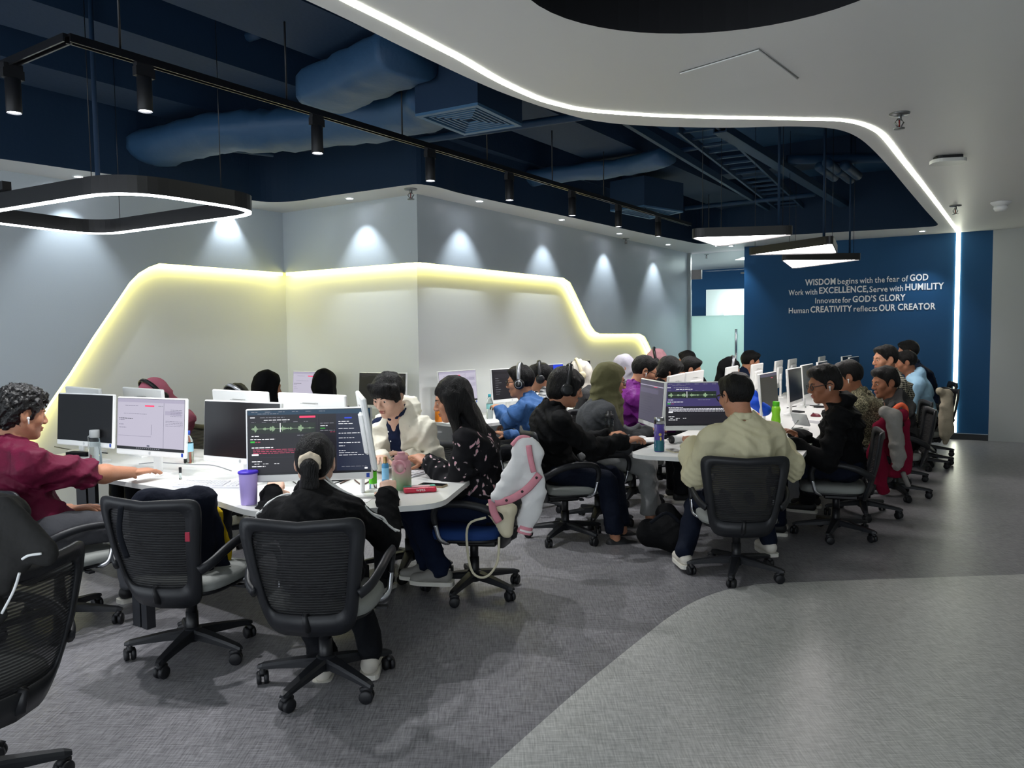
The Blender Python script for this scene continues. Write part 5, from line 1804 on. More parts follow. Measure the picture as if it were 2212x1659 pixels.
    if stripes is not None:
        for k in (-1, 1):
            for off in (0, .017):
                path = [nb + rt * k * .06 + up * .05 - fw * (.012 + off), sh[k] + up * (.064 * s + .014 + tg) - fw * (.01 + off) - rt * k * .05, sh[k] + rt * k * .045 * s + up * .062 - fw * (.005 + off)]
                d = (elbow[k] - sh[k])
                out = (rt * k * .75 - fw * .35 + up * .25); out = (out - d.normalized() * out.dot(d.normalized())).normalized()
                for t in (.25, .5, .75, .95): path.append(sh[k] + d * t + out * (.050 * s + tg + loose + .008) - fw * off)
                N_ = [up * .9 + rt * k * .3 - fw * .35, up - fw * .25 + rt * k * .2, up + rt * k * .6 - fw * .25] + [out] * 4
                path = [S.drop(p_, n_, .14, .002) for p_, n_ in zip(path, N_)]
                mb = MB(); mb.tube(smooth_path(path, 4), .0055, 6); mb.build('stripe', stripes, shirt)
    # ---- trousers and shoes
    if legs:
        lo, hi = bounds([pel] + [kn[k] for k in kn] + [an[k] for k in an], .14)
        S = SDF(lo, hi, .014 * max(q, 1))
        S.ell(pel + Vector((0, .02, -.01)), (.165 * s * bulk, .128 * s, .112 * s), .03)
        for k in (-1, 1):
            S.cone(pel + rt * k * hipw, kn[k], .085 * s, .066 * s, .05)
            S.cone(kn[k], an[k] + Vector((0, 0, .02)), .064 * s, .060 * s, .03)
        S.folds(.026, 17, seed + 2)
        S.cut((0, 0, .075), (0, 0, -1), .0)
        link('trousers', S.mesh('trousers'), bottoms, root)
        for i, k in enumerate((-1, 1)):
            a = an[k]
            fdir = (a - kn[k]); fdir = Vector((0, 1, 0))
            z0 = a.z - .085
            S = SDF((a.x - .07, a.y - .11, z0 - .01), (a.x + .07, a.y + .21, z0 + .12), .009)
            S.cone((a.x, a.y - .035, z0 + .055), (a.x, a.y + .05, z0 + .060), .042, .040, .02)
            S.cone((a.x, a.y + .03, z0 + .048), (a.x, a.y + .145, z0 + .036), .042, .036, .02, sq=((0, 0, 1), .85))
            S.cut((0, 0, z0 + .016), (0, 0, -1), .0)
            sh_o = link('shoe', S.mesh('shoe'), shoes or mat('shoe_dark', '#1c1d20', .6), root)
            mb = MB(); mb.prism([(a.x + x, a.y + y) for x, y in roundpoly([(-.044, -.085), (.044, -.085), (.046, .12), (.02, .185), (-.02, .185), (-.046, .12)], .03, 3)], z0 + .0, z0 + .024); mb.build('sole', mat('sole_white', '#d8d5cc', .6), sh_o)
    # ---- glasses
    if glasses:
        g = MB()
        for k in (-1, 1):
            pth = [TH @ Vector((k * (.033 + .022 * math.cos(a)), .103 - .006 * abs(math.cos(a)), .001 + .018 * math.sin(a))) for a in [2 * math.pi * i / 16 for i in range(16)]]
            g.tube(pth, .0032, 6, closed=True)
            g.tube([TH @ Vector((k * .055, .098, .006)), TH @ Vector((k * .082, .06, .008)), TH @ Vector((k * .084, -.005, .010)), TH @ Vector((k * .082, -.02, -.004))], .0032, 6)
        g.tube([TH @ Vector((-.011, .104, .004)), TH @ Vector((0, .107, .007)), TH @ Vector((.011, .104, .004))], .002, 6)
        g.build('glasses', M_black, root)
    return root, W @ TH, dict(W=W, nb=W @ nb, wrist={k: W @ wrist[k] for k in wrist}, up=up, pel=W @ pel, sh={k: W @ sh[k] for k in sh}, elbow={k: W @ elbow[k] for k in elbow})

M_hp = mat('headphone_black', '#17181b', .35)
M_hp2 = mat('headphone_silver', '#9a9da2', .3, .7)
def headphones(T, label, band=None, cup=None, scarf=False, size=1.0, ring=False):
    band = band or M_hp; cup = cup or M_hp
    e = empty('headphones', (0, 0, 0), 0, label, 'headphones', 'over-ear headphones worn at the desks')
    e.matrix_world = T
    w_ = (.101 if scarf else .094) * size; hh = (.145 if scarf else .142) * size
    y0 = -.012
    mb = MB(); mb.tube([(w_ * math.cos(a), y0, .005 + hh * math.sin(a)) for a in [math.pi * i / 16 for i in range(17)]], .0085, 8, flat=1.9, up=(0, 1, 0)); mb.build('headband', band, e)
    for s in (-1, 1):
        mb = MB(); mb.lathe([(.020, -.004), (.038, .0), (.041, .010), (.036, .024), (.02, .028)], (s * (w_ - .012), y0 + .002, -.012), 20, Matrix.Rotation(s * math.pi / 2, 4, 'Y')); c = mb.build('ear_cup', cup, e)
        mb = MB(); mb.lathe([(.030, -.016), (.040, -.010), (.040, .0), (.030, .003)], (s * (w_ - .012), y0 + .002, -.012), 20, Matrix.Rotation(s * math.pi / 2, 4, 'Y')); mb.build('ear_pad', mat('pad_black', '#0d0d0f', .7), c)
        if not ring: continue
        mb = MB(); mb.lathe([(.0245, .0275), (.0285, .0270), (.0285, .0250)], (s * (w_ - .012), y0 + .002, -.012), 20, Matrix.Rotation(s * math.pi / 2, 4, 'Y')); mb.build('cup_ring', M_hp2, c)
        mb = MB(); mb.lathe([(.0, .0290), (.023, .0290), (.0235, .0270)], (s * (w_ - .012), y0 + .002, -.012), 20, Matrix.Rotation(s * math.pi / 2, 4, 'Y')); mb.build('cup_cap', M_hp, c)
    return e
def earbud(T, side, label):
    mb = MB()
    mb.sphere((side * .084, .004, -.012), .007, 10); mb.tube([(side * .086, .004, -.012), (side * .087, .008, -.038)], [.0035, .003], 8)
    o = mb.build('earbud', mat('earbud_white', '#eeeeee', .3)); o.matrix_world = T
    return tag(o, label, 'earbud', 'white earbuds in ears')
# ------------------------------------------------------------------ clothes
CL = dict(
    maroon=cloth('maroon', '#5e1230', rough=.6), black=cloth('black', '#08090c'), black2=cloth('black_shirt', '#0a0b0d'), cream=cloth('cream', '#cfc9a8', bscale=10),
    white=cloth('offwhite', '#e6e2d2', bscale=10, bump=.6), navy=cloth('navy', '#18223f'), blue=cloth('blue_jacket', '#3a5f93', rough=.6), purple=cloth('purple', '#6e2078', rough=.5),
    grey=cloth('grey_jacket', '#45474a'), greyhood=cloth('grey_hood', '#3a3a3b'), lblue=cloth('light_blue', '#9cc4e0'), navy2=cloth('navy_jacket', '#0f1a30'), denim=cloth('denim', '#35466a'),
    jean=cloth('jeans', '#0f1626'), dkpants=cloth('dark_trousers', '#0d0f14'), gpants=cloth('grey_trousers', '#4a4b50'), lgpants=cloth('pale_trousers', '#8d8e8e'), beige=cloth('beige', '#a8997c'),
    olive_h=cloth('olive_scarf', '#5d5b40', bscale=9), white_h=cloth('white_scarf', '#d9d2c6', bscale=9), lav_h=cloth('lavender_scarf', '#b4b0bc', bscale=9), pink_h=cloth('pink_scarf', '#c06d80', bscale=9), pink_h2=cloth('dusty_pink_scarf', '#c49098', bscale=9), black_h=cloth('black_scarf', '#08080b', bscale=9),
    gplaid=pattern_cloth('grey_plaid', 'plaid', ('#4b4d50', '#b9bab8'), 11), bplaid=pattern_cloth('black_plaid', 'plaid', ('#141414', '#b5b09f'), 16), leop=pattern_cloth('rosette', 'spots', ('#2c2a22', '#8f8a6c', '#a39d80'), 55), floral=pattern_cloth('blossom', 'floral', ('#0d0d12', '#e7a6b4', '#b9a8ac'), 12))

def hpos(px, ytop, d, hs, hair=.128):
    p = aty(px, ytop, d)
    return Vector((p.x, p.y, p.z - hair * hs))
def seat_of(H, face, back=.13):
    a = math.radians(face)
    return (H.x - math.cos(a) * back, H.y - math.sin(a) * back)
PEOPLE = {}
def put(key, label, chair_label, px, ytop, d, hs, face, seat=None, back=.13, hairh=.128, ch=True, chair_face=None, lift=0.0, csc=1.0, base_rot=None, blue=False, **k):
    H = hpos(px, ytop, d, hs, hairh)
    st = seat if seat is not None else seat_of(H, face, back)
    r, T, inf = person(label, st, face, H, hs=hs, **k)
    PEOPLE[key] = (r, T, inf, st)
    if ch:
        a = math.radians(face if chair_face is None else chair_face)
        chair(st[0] + math.cos(a) * .02, st[1] + math.sin(a) * .02, a - math.pi / 2, chair_label, lift, base_rot, blue, csc)
    return r, T, inf, st
SH_W = mat('shoe_white', '#cfcac0', .6)
SH_G = mat('shoe_grey', '#8d8b86', .6)
BR = .3
# --- first row
put('maroon', 'person in maroon short-sleeved shirt with curly black hair, arm stretched over the desk', 'black mesh task chair under the man in maroon', 42, 836, 4.20, 1.16, 52, seat=xy(aty(118, 1210, 4.2)), hyaw=50, hpitch=8, hair='curly', skin_='tan', top=CL['maroon'], sleeve=.92, bottoms=CL['gpants'], s=1.17, bulk=1.08, hands=(aty(150, 1100, 4.35), aty(345, 1024, 4.72)), curl=.35, base_rot=.5, lift=-.03, seed=3)
put('ponytail', 'person with black ponytail in black track jacket with white shoulder stripes', 'black mesh task chair nearest in front, under the ponytail girl', 680, 936, 3.72, 1.12, 93, stripes=mat('stripe_white', '#e4e4e2', .7), seat=xy(aty(698, 1300, 3.44)), hyaw=94, hpitch=14, hair='ponytail', skin_='fair', female=True, top=CL['black'], sleeve=1.93, bottoms=CL['dkpants'], shoes=SH_W, hands=(aty(590, 1062, 4.0), aty(838, 1070, 3.9)), curl=1.0, base_rot=.32, chair_face=86, lift=-.02, seed=4, bulk=.98, feet=(aty(700, 1430, 3.55), aty(800, 1415, 3.55)), knee=(aty(640, 1230, 3.9), aty(760, 1230, 3.9)))
put('boy', 'person in cream white hoodie over navy shirt, looking down with black fringe', 'black mesh task chair behind the boy in white hoodie', 838, 804, 4.95, 1.10, -122, seat=xy(aty(885, 1000, 5.2)), hyaw=-117, hpitch=20, hair='fringe', hairh=.135, skin_='fair', top=CL['white'], sleeve=1.9, hood=True, collar=False, inner=CL['navy'], loose=.010, bottoms=CL['dkpants'], s=1.03, bulk=.98, hands=(aty(880, 985, 4.9), aty(822, 990, 4.75)), curl=.6, seed=5)
put('floral', 'person with very long black hair in black blossom-print blouse, profile to the left', 'blue-seated task chair under the long-haired woman, white jacket on it', 978, 814, 4.68, 1.08, 172, seat=xy(aty(1030, 1100, 4.72)), hyaw=184, hpitch=14, hair='long', skin_='tan', female=True, top=CL['floral'], sleeve=1.93, bottoms=CL['navy2'], shoes=SH_G, s=1.05, hands=(aty(925, 1000, 4.66), aty(915, 998, 4.86)), curl=.7, base_rot=.05, blue=True, seed=6, feet=(aty(950, 1232, 4.58), aty(925, 1222, 4.75)), knee=(aty(888, 1098, 4.58), aty(880, 1090, 4.8)), collar=False)
put('pinkhead', 'person in pink headscarf, head bowed behind the left monitors', 'black mesh task chair hidden behind the left monitors, pink headscarf', 330, 819, 6.35, 1.1, -122, hpitch=38, hair=None, hijab=CL['pink_h'], female=True, top=CL['pink_h'], sleeve=1.9, bottoms=CL['dkpants'], q=1.5, legs=True, seed=7, faceparts=False)
put('silverband', 'person with black hair and silver headband, bowed behind a monitor', 'black mesh task chair hidden behind monitors, silver headband person', 512, 829, 5.98, 1.05, -120, hpitch=36, hair='short', top=CL['black'], sleeve=1.9, bottoms=CL['dkpants'], q=1.5, seed=8, faceparts=False)
put('hijab1', 'person in pointed black headscarf and denim top, turned right', 'black mesh task chair under the pointed black headscarf', 578, 801, 6.75, 1.08, 40, hpitch=12, hair=None, hijab=CL['black_h'], female=True, top=CL['denim'], sleeve=1.9, bottoms=CL['dkpants'], q=1.4, seed=9, faceparts=False)
put('hijab2', 'person in round black headscarf seen from behind at the wall desk', 'black mesh task chair under the round black headscarf', 700, 797, 7.0, 1.15, 96, hpitch=6, hair=None, hijab=CL['black_h'], female=True, top=CL['black'], sleeve=1.9, bottoms=CL['dkpants'], q=1.4, seed=10, faceparts=False)
# --- wall desk
put('bluejacket', 'person in blue jacket with silver-ringed headphones and glasses facing the wall screen', 'black mesh task chair under the man in blue jacket', 1124, 789, 7.05, 1.18, 152, hyaw=165, hpitch=6, hair='short', skin_='tan', top=CL['blue'], sleeve=1.9, bottoms=CL['dkpants'], s=1.15, bulk=1.15, hands=(aty(1078, 884, 7.35), None), glasses=True, q=1.15, seed=11)
put('greyplaid', 'person in grey and white plaid shirt with black headphones', 'black mesh task chair under the grey plaid shirt', 1166, 784, 7.95, 1.15, 156, hyaw=172, hpitch=8, hair='short', skin_='tan', top=CL['gplaid'], sleeve=1.9, bottoms=CL['dkpants'], s=1.1, q=1.3, seed=12, faceparts=False)
put('whitehijab', 'person in white headscarf with cream headphones and dark jacket', 'black mesh task chair under the white headscarf', 1250, 779, 8.6, 1.15, 160, hyaw=185, hpitch=14, hair=None, hijab=CL['white_h'], female=True, top=CL['greyhood'], sleeve=1.9, bottoms=CL['dkpants'], s=1.08, q=1.4, seed=13, faceparts=False)
put('lavhijab', 'person in pale lavender headscarf at the long wall', 'black mesh task chair under the lavender headscarf', 1345, 767, 9.3, 1.2, 160, hyaw=175, hpitch=12, hair=None, hijab=CL['lav_h'], female=True, top=CL['greyhood'], sleeve=1.9, bottoms=CL['dkpants'], s=1.08, q=1.5, seed=14, faceparts=False)
put('pinkhijab', 'person in dusty pink headscarf with headphone cord, farthest at the long wall', 'black mesh task chair under the dusty pink headscarf', 1416, 754, 10.4, 1.15, 165, hpitch=12, hair=None, hijab=CL['pink_h2'], female=True, top=CL['greyhood'], sleeve=1.9, bottoms=CL['dkpants'], q=1.6, seed=15, faceparts=False)
put('farhair', 'person with black hair behind the bent head, near the glass door', 'black mesh task chair farthest near the glass door', 1484, 757, 10.4, 1.1, 150, hpitch=10, hair='short', top=CL['black'], sleeve=1.9, bottoms=CL['dkpants'], q=1.6, seed=16, faceparts=False)
# --- second row, left side
put('blackphones', 'person in black shirt with large black headphones, hand on the mouse', 'black mesh task chair under the person in black shirt', 1222, 793, 5.80, 1.18, 12, seat=xy(aty(1215, 1080, 5.95)), hyaw=8, hpitch=16, hair='bowl', skin_='tan', top=CL['black2'], sleeve=1.93, bottoms=CL['jean'], s=1.15, bulk=1.15, hands=(aty(1312, 940, 6.1), aty(1352, 952, 5.78)), curl=.8, base_rot=.25, lift=.02, seed=17, feet=(aty(1345, 1150, 6.05), aty(1330, 1165, 5.8)), knee=(aty(1325, 1030, 6.15), aty(1310, 1040, 5.8)))
put('olive', 'person in olive headscarf, glasses and dark grey jacket', 'black mesh task chair under the olive headscarf', 1318, 783, 6.5, 1.2, 10, hyaw=6, hpitch=10, hair=None, hijab=CL['olive_h'], skin_='tan', female=True, top=CL['grey'], sleeve=1.93, bottoms=CL['lgpants'], s=1.12, hands=(aty(1400, 925, 6.7), aty(1402, 930, 6.4)), glasses=True, seed=18, knee=(aty(1400, 1000, 6.7), aty(1395, 1005, 6.4)), feet=(aty(1410, 1120, 6.7), aty(1405, 1130, 6.4)))
put('purple', 'person in purple shirt with glasses and white earbud', 'black mesh task chair under the purple shirt', 1392, 768, 7.3, 1.15, 5, hyaw=0, hpitch=18, hair='short', skin_='tan', top=CL['purple'], sleeve=1.9, bottoms=CL['dkpants'], s=1.1, glasses=True, q=1.15, seed=19)
put('dark13', 'person with wavy black hair bending between purple shirt and monitor backs', 'black mesh task chair under the wavy-haired bending person', 1447, 770, 8.0, 1.15, 2, hpitch=24, hair='bowl', skin_='tan', top=CL['black'], sleeve=1.9, bottoms=CL['dkpants'], q=1.3, seed=20, faceparts=False)
put('dark14', 'person with curly black hair and bare forehead above a monitor back', 'black mesh task chair under the curly-haired person with bare forehead', 1492, 770, 8.7, 1.15, 0, hyaw=-6, hpitch=16, hair='short', skin_='tan', top=CL['black'], sleeve=1.9, bottoms=CL['dkpants'], q=1.4, seed=21, faceparts=False)
put('cap16', 'person in smooth black headscarf with silver headphone band', 'black mesh task chair under the smooth black headscarf', 1577, 773, 9.5, 1.15, 0, hpitch=16, hair=None, hijab=CL['black_h'], female=True, skin_='tan', top=CL['black'], sleeve=1.9, bottoms=CL['dkpants'], q=1.5, seed=22, faceparts=False)
put('far17', 'person with short black hair right before the blue wall, left of the monitors', 'black mesh task chair farthest on the left of the right row', 1621, 757, 10.4, 1.2, 5, hyaw=0, hpitch=14, hair='short', skin_='tan', top=CL['navy2'], sleeve=1.9, bottoms=CL['dkpants'], q=1.5, seed=23, faceparts=False)
# --- second row, near end and right side
put('cream', 'person in oversized cream shirt seen from behind', 'black mesh task chair under the cream shirt', 1590, 805, 4.98, 1.16, 96, seat=xy(aty(1592, 1130, 4.98)), hyaw=112, hpitch=10, hair='short', skin_='tan', top=CL['cream'], sleeve=1.9, bottoms=CL['jean'], shoes=SH_W, s=1.06, bulk=1.0, loose=.030, boxy=1.22, hands=(aty(1492, 962, 5.2), aty(1690, 960, 5.3)), glasses=True, chair_face=84, base_rot=.35, lift=-.03, seed=24, feet=(aty(1478, 1195, 5.1), aty(1660, 1170, 5.25)), knee=(aty(1505, 1090, 5.3), aty(1640, 1080, 5.35)))
put('hoodie', 'person in black hoodie with dark-rimmed glasses and white earphone, facing left', 'black mesh task chair under the black hoodie', 1782, 787, 5.80, 1.15, 160, seat=xy(aty(1812, 1080, 5.95)), hyaw=180, hpitch=12, hair='fade', skin_='brown', top=CL['black'], sleeve=1.93, hood=True, collar=False, bottoms=CL['jean'], s=1.12, bulk=1.06, loose=.018, hands=(aty(1705, 962, 5.65), aty(1722, 938, 5.95)), curl=.7, glasses=True, base_rot=.1, lift=-.02, seed=25)
put('leopard', 'person in brown rosette-print shirt with wired earphone', 'black mesh task chair under the rosette-print shirt, red jacket on it', 1832, 778, 6.7, 1.15, 150, hyaw=160, hpitch=14, hair='short', skin_='brown', top=CL['leop'], sleeve=1.6, bottoms=CL['dkpants'], s=1.12, bulk=1.1, back=.15, q=1.15, seed=26)
put('greyhoodie', 'person in dark grey hoodie with bare forehead looking down left', 'black mesh task chair under the dark grey hoodie', 1913, 791, 7.4, 1.2, 162, hyaw=186, hpitch=10, hair='fade', skin_='brown', top=CL['greyhood'], sleeve=1.9, hood=True, collar=False, bottoms=CL['dkpants'], s=1.08, back=.12, q=1.1, seed=27)
put('bplaid', 'person in black and white plaid shirt, upright, facing left', 'black mesh task chair under the black and white plaid shirt', 1913, 745, 8.2, 1.2, 165, hyaw=184, hpitch=4, hair='short', skin_='tan', top=CL['bplaid'], sleeve=1.9, bottoms=CL['dkpants'], s=1.15, back=.13, seat_h=.47, q=1.15, seed=28)
put('lblue', 'person in light blue hoodie behind the plaid shirt', 'black mesh task chair under the light blue hoodie', 1957, 757, 9.0, 1.1, 160, hpitch=10, hair='short', skin_='brown', top=CL['lblue'], sleeve=1.9, hood=True, collar=False, bottoms=CL['dkpants'], s=1.1, back=.17, q=1.3, seed=29, faceparts=False)
put('navy24', 'person in navy jacket, tallest head farthest on the right', 'tall black mesh task chair under the navy jacket, far right', 1962, 735, 9.9, 1.2, 160, hpitch=8, hair='short', skin_='tan', top=CL['navy2'], sleeve=1.9, bottoms=CL['dkpants'], s=1.18, back=.24, seat_h=.48, q=1.4, seed=30, faceparts=False, lift=.10)
# --- chairs without sitters
p = atz(418, 1412, 0); chair(p.x, p.y, math.radians(76) - math.pi / 2, 'empty black mesh task chair with navy backpack slung on it', 0.0, .75)
EMPTY1 = p
p2 = aty(-85, 1500, 2.56); chair(p2.x, p2.y, math.radians(166) - math.pi / 2, 'black mesh task chair cut by the left picture edge, charcoal jacket on it', 0.02, .25)
EMPTY2 = p2
p3 = aty(1995, 960, 9.2); chair(p3.x, p3.y, math.radians(172) - math.pi / 2, 'empty black mesh task chair with beige coat, right of the row', .06, .2)
EMPTY3 = p3
p4 = aty(2012, 940, 10.2)
# --- headphones and earbuds
headphones(PEOPLE['blackphones'][1], 'large matt black headphones on the person in black shirt')
headphones(PEOPLE['bluejacket'][1], 'black headphones with silver ring on the man in blue jacket', M_hp2, ring=True)
headphones(PEOPLE['greyplaid'][1], 'black headphones on the grey plaid shirt')
headphones(PEOPLE['whitehijab'][1], 'cream headphones over the white headscarf', mat('hp_cream', '#e6d9b4', .4), mat('hp_cream', '#e6d9b4', .4), True)
headphones(PEOPLE['pinkhead'][1], 'black headphones over the bowed pink headscarf', None, None, True)
headphones(PEOPLE['silverband'][1], 'silver headphone band over black hair behind a monitor', M_hp2)
headphones(PEOPLE['cap16'][1], 'headphones with silver band on the smooth black headscarf', M_hp2, None, True)
headphones(PEOPLE['pinkhijab'][1], 'thin black headphones over the dusty pink headscarf', None, None, True)
earbud(PEOPLE['maroon'][1], 1, 'white earbud in the ear of the man in maroon')
earbud(PEOPLE['purple'][1], 1, 'white earbud in the ear above the purple shirt')
earbud(PEOPLE['leopard'][1], -1, 'white earphone in the ear above the rosette-print shirt')
earbud(PEOPLE['hoodie'][1], -1, 'white ear-clip earphone on the black hoodie wearer')
earbud(PEOPLE['boy'][1], 1, 'earbud in the ear of the boy in white hoodie')
# ------------------------------------------------------------------ things on the desks
def glassy(name, c, a=.35): return mat(name, c, .08, alpha=a, spec=.6)
M_steel = mat('brushed_steel', '#b7bbbf', .28, 1.0)
def on_desk(px, py, z=ZD):
    p = atz(px, py, z); return (p.x, p.y, z)
def bottle(px, py, h, r, label, body, prof, lid=None, lidprof=None, band=None, water=None, extra=None, name='bottle', loc=None):
    """prof / lidprof: (radius factor, height factor) pairs; band: (z0, z1, material)"""
    e = empty(name, loc or on_desk(px, py), 0, label, 'bottle' if name == 'bottle' else name.split('_')[-1])
    mb = MB(); mb.lathe([(r * a, h * b) for a, b in prof], n=22); mb.build('bottle_body', body, e)
    if lid: mb = MB(); mb.lathe([(r * a, h * b) for a, b in lidprof], n=22); mb.build('lid', lid, e)
    if band:
        mb = MB(); n = 22
        vs = [(r * band[3] * math.cos(2 * math.pi * i / n), r * band[3] * math.sin(2 * math.pi * i / n), h * z) for z in band[:2] for i in range(n)]
        mb.add(vs, [[i, (i + 1) % n, n + (i + 1) % n, n + i] for i in range(n)], True); mb.build('wrap_label', band[2], e)
    if water:
        mb = MB(); mb.lathe([(r * .93 * a, h * b) for a, b in water], n=20); mb.build('water', mat('water_tint', '#b9cdd4', .05, alpha=.35), e)
    return e
cyl_p = [(.85, 0), (1, .02), (1, .9), (.96, .94)]
M_clear = mat('clear_plastic', '#e4eeee', .06, trans=1.0, ior=1.28, spec=.6)
e = bottle(207, 1003, .235, .038, 'clear flask with grey lid and side loop beside the pale lavender screen', M_clear, [(.9, 0), (1.05, .02), (1.0, .4), (.80, .74), (.78, .78)], mat('lid_grey', '#a9adae', .5), [(.80, .78), (.86, .79), (.86, .96), (.80, 1.0)])
mb = MB(); mb.tube([(-.028, 0, .20), (-.044, 0, .19), (-.046, 0, .12), (-.040, 0, .10)], .004, 6); mb.build('carry_loop', mat('loop_grey', '#b9bcbc', .5), e)
def tumbler_mat():
    return mat('tumbler_violet', '#cbb6ff', .35)
bottle(538, 1089, .172, .047, 'lilac tumbler with dark violet lid on the near desk edge', tumbler_mat(), [(.80, 0), (.84, .02), (.98, .9), (1.0, .93)], mat('lid_violet', '#4a34c8', .35), [(1.06, .92), (1.08, .95), (1.04, .985), (.9, 1.0)], name='tumbler')
def gradient_mat():
    m = bpy.data.materials.new('pink_green_gradient'); m.use_nodes = True
    nt = m.node_tree; b = nt.nodes['Principled BSDF']; b.inputs['Roughness'].default_value = .3
    tc = nt.nodes.new('ShaderNodeTexCoord'); sp = nt.nodes.new('ShaderNodeSeparateXYZ'); nt.links.new(tc.outputs['Object'], sp.inputs[0])
    mr = nt.nodes.new('ShaderNodeMapRange'); mr.inputs[1].default_value = .02; mr.inputs[2].default_value = .15
    nt.links.new(sp.outputs['Z'], mr.inputs[0])
    r = nt.nodes.new('ShaderNodeValToRGB'); r.color_ramp.elements[0].color = (*srgb('#8fbd8c'), 1); r.color_ramp.elements[1].color = (*srgb('#dca0ac'), 1)
    nt.links.new(mr.outputs[0], r.inputs[0]); nt.links.new(r.outputs[0], b.inputs['Base Color'])
    return m
M_pinkp = mat('pink_plastic', '#e0a3ae', .4)
e = bottle(868, 1056, .205, .054, 'pink to green flask with pink carry ring by the wipes pack', gradient_mat(), [(.93, 0), (1, .02), (1, .68), (.90, .76), (.66, .80)], M_pinkp, [(.66, .79), (.70, .80), (.70, .90), (.42, .92), (.40, .98), (.36, 1.0)])
mb = MB(); mb.tube([(.030 * math.cos(a), -.056, .130 + .034 * math.sin(a)) for a in [2 * math.pi * i / 20 for i in range(20)]], .006, 8, closed=True); mb.build('carry_ring', M_pinkp, e)
spray_p = [(.9, 0), (1, .02), (1, .60), (.7, .66)]
bottle(806, 1060, .185, .0215, 'small spray bottle with bright green label', M_clear, spray_p, M_clear, [(.62, .66), (.66, .67), (.64, .98), (.55, 1.0)], (.22, .58, mat('label_green', '#5fd32a', .4), 1.02))
bottle(833, 1042, .170, .0205, 'small blue spray bottle with clear cap and gold collar', glassy('blue_liquid', '#4aa6e0', .75), spray_p, mat('gold_collar', '#b89a6a', .3, .8), [(.55, .66), (.6, .67), (.5, .86), (.4, .88)], (.12, .5, mat('label_blue', '#8cc8f0', .4), 1.02))
# wipes pack
p = on_desk(907, 1062); e = empty('wipes_pack', p, math.radians(14), 'pink and teal wipes pack at the rounded desk end', 'wipes pack')
S = SDF((-.10, -.05, 0), (.10, .05, .04), .006); S.box((0, 0, .014), (.088, .040, .014), None, .010, 0); S.noise(.0015, 60, 2)
link('pack_body', S.mesh('pack'), mat('pack_red', '#d8324e', .35), e)
mb = MB(); mb.prism(roundpoly([(-.085, -.008), (.085, -.008), (.085, .036), (-.085, .036)], .008, 3), .0285, .0300); mb.build('top_panel', mat('pack_teal', '#4fb3a0', .35), e)
mb = MB(); mb.prism(roundpoly([(-.045, -.022), (.055, -.022), (.055, .022), (-.045, .022)], .012, 3), .0300, .0312); mb.build('reseal_flap', mat('pack_pink', '#e8b6c0', .35), e)
cu = bpy.data.curves.new('t', 'FONT'); cu.body = 'WIPES'; cu.size = .018; cu.extrude = .0004; tmp = bpy.data.objects.new('t', cu); col.objects.link(tmp)
me = bpy.data.meshes.new_from_object(tmp.evaluated_get(bpy.context.evaluated_depsgraph_get())); bpy.data.objects.remove(tmp)
me.transform(Matrix.Translation((-.025, -.0405, .009)) @ Matrix.Rotation(math.pi / 2, 4, 'X')); link('pack_lettering', me, M_letter, e)
# keyboards and mice
M_key = mat('keycap_white', '#e9e9ec', .5); M_kb = mat('keyboard_white', '#dcdce2', .45)
def keyboard(px, py, rz, label, L=.43, W=.125, m=None, mk=None, loc=None):
    e = empty('keyboard', loc or on_desk(px, py), math.radians(rz), label, 'keyboard', 'keyboards on the desks')
    mb = MB(); mb.add([Vector(v) for v in ((-L / 2, -W / 2, 0), (L / 2, -W / 2, 0), (L / 2, W / 2, 0), (-L / 2, W / 2, 0), (-L / 2, -W / 2, .010), (L / 2, -W / 2, .010), (L / 2, W / 2, .022), (-L / 2, W / 2, .022))], [[3, 2, 1, 0], [4, 5, 6, 7], [0, 1, 5, 4], [1, 2, 6, 5], [2, 3, 7, 6], [3, 0, 4, 7]])
    mb.build('keyboard_case', m or M_kb, e)
    mb = MB()
    nx, ny = 20, 6
    for j in range(ny):
        for i in range(nx):
            if i in (14, 18) and L > .35: continue
            x = -L / 2 + .012 + (L - .024) * (i + .5) / nx; y = -W / 2 + .010 + (W - .020) * (j + .5) / ny
            z = .010 + .012 * (y + W / 2) / W
            mb.box((x, y, z + .003), ((L - .024) / nx * .86, (W - .02) / ny * .84, .006))
    tag(mb.build('keys', mk or M_key, e), kind='stuff')
    return e
def mouse(px, py, rz, label, c='#ececee', loc=None):
    e = empty('computer_mouse', loc or on_desk(px, py), math.radians(rz), label, 'mouse', 'mice on the desks')
    S = SDF((-.035, -.06, 0), (.035, .06, .04), .005); S.ell((0, 0, .004), (.030, .054, .030), 0); S.cut((0, 0, .001), (0, 0, -1))
    link('mouse_shell', S.mesh('mouse'), mat('mouse_' + c, c, .35), e)
    mb = MB(); mb.cyl((-.004, .026, .030), (.004, .026, .030), .008, n=10); mb.build('scroll_wheel', M_black, e)
def slab(px, py, rz, sz, label, name, cat, m, m2=None, loc=None):
    e = empty(name, loc or on_desk(px, py), math.radians(rz), label, cat)
    mb = MB(); mb.prism(roundpoly([(-sz[0] / 2, -sz[1] / 2), (sz[0] / 2, -sz[1] / 2), (sz[0] / 2, sz[1] / 2), (-sz[0] / 2, sz[1] / 2)], min(sz[:2]) * .14, 4), 0, sz[2]); mb.build('case', m, e)
    if m2: mb = MB(); mb.prism(roundpoly([(-sz[0] / 2 + .003, -sz[1] / 2 + .003), (sz[0] / 2 - .003, -sz[1] / 2 + .003), (sz[0] / 2 - .003, sz[1] / 2 - .003), (-sz[0] / 2 + .003, sz[1] / 2 - .003)], min(sz[:2]) * .12, 4), sz[2], sz[2] + .0012); mb.build('glass_front', m2, e)
    return e
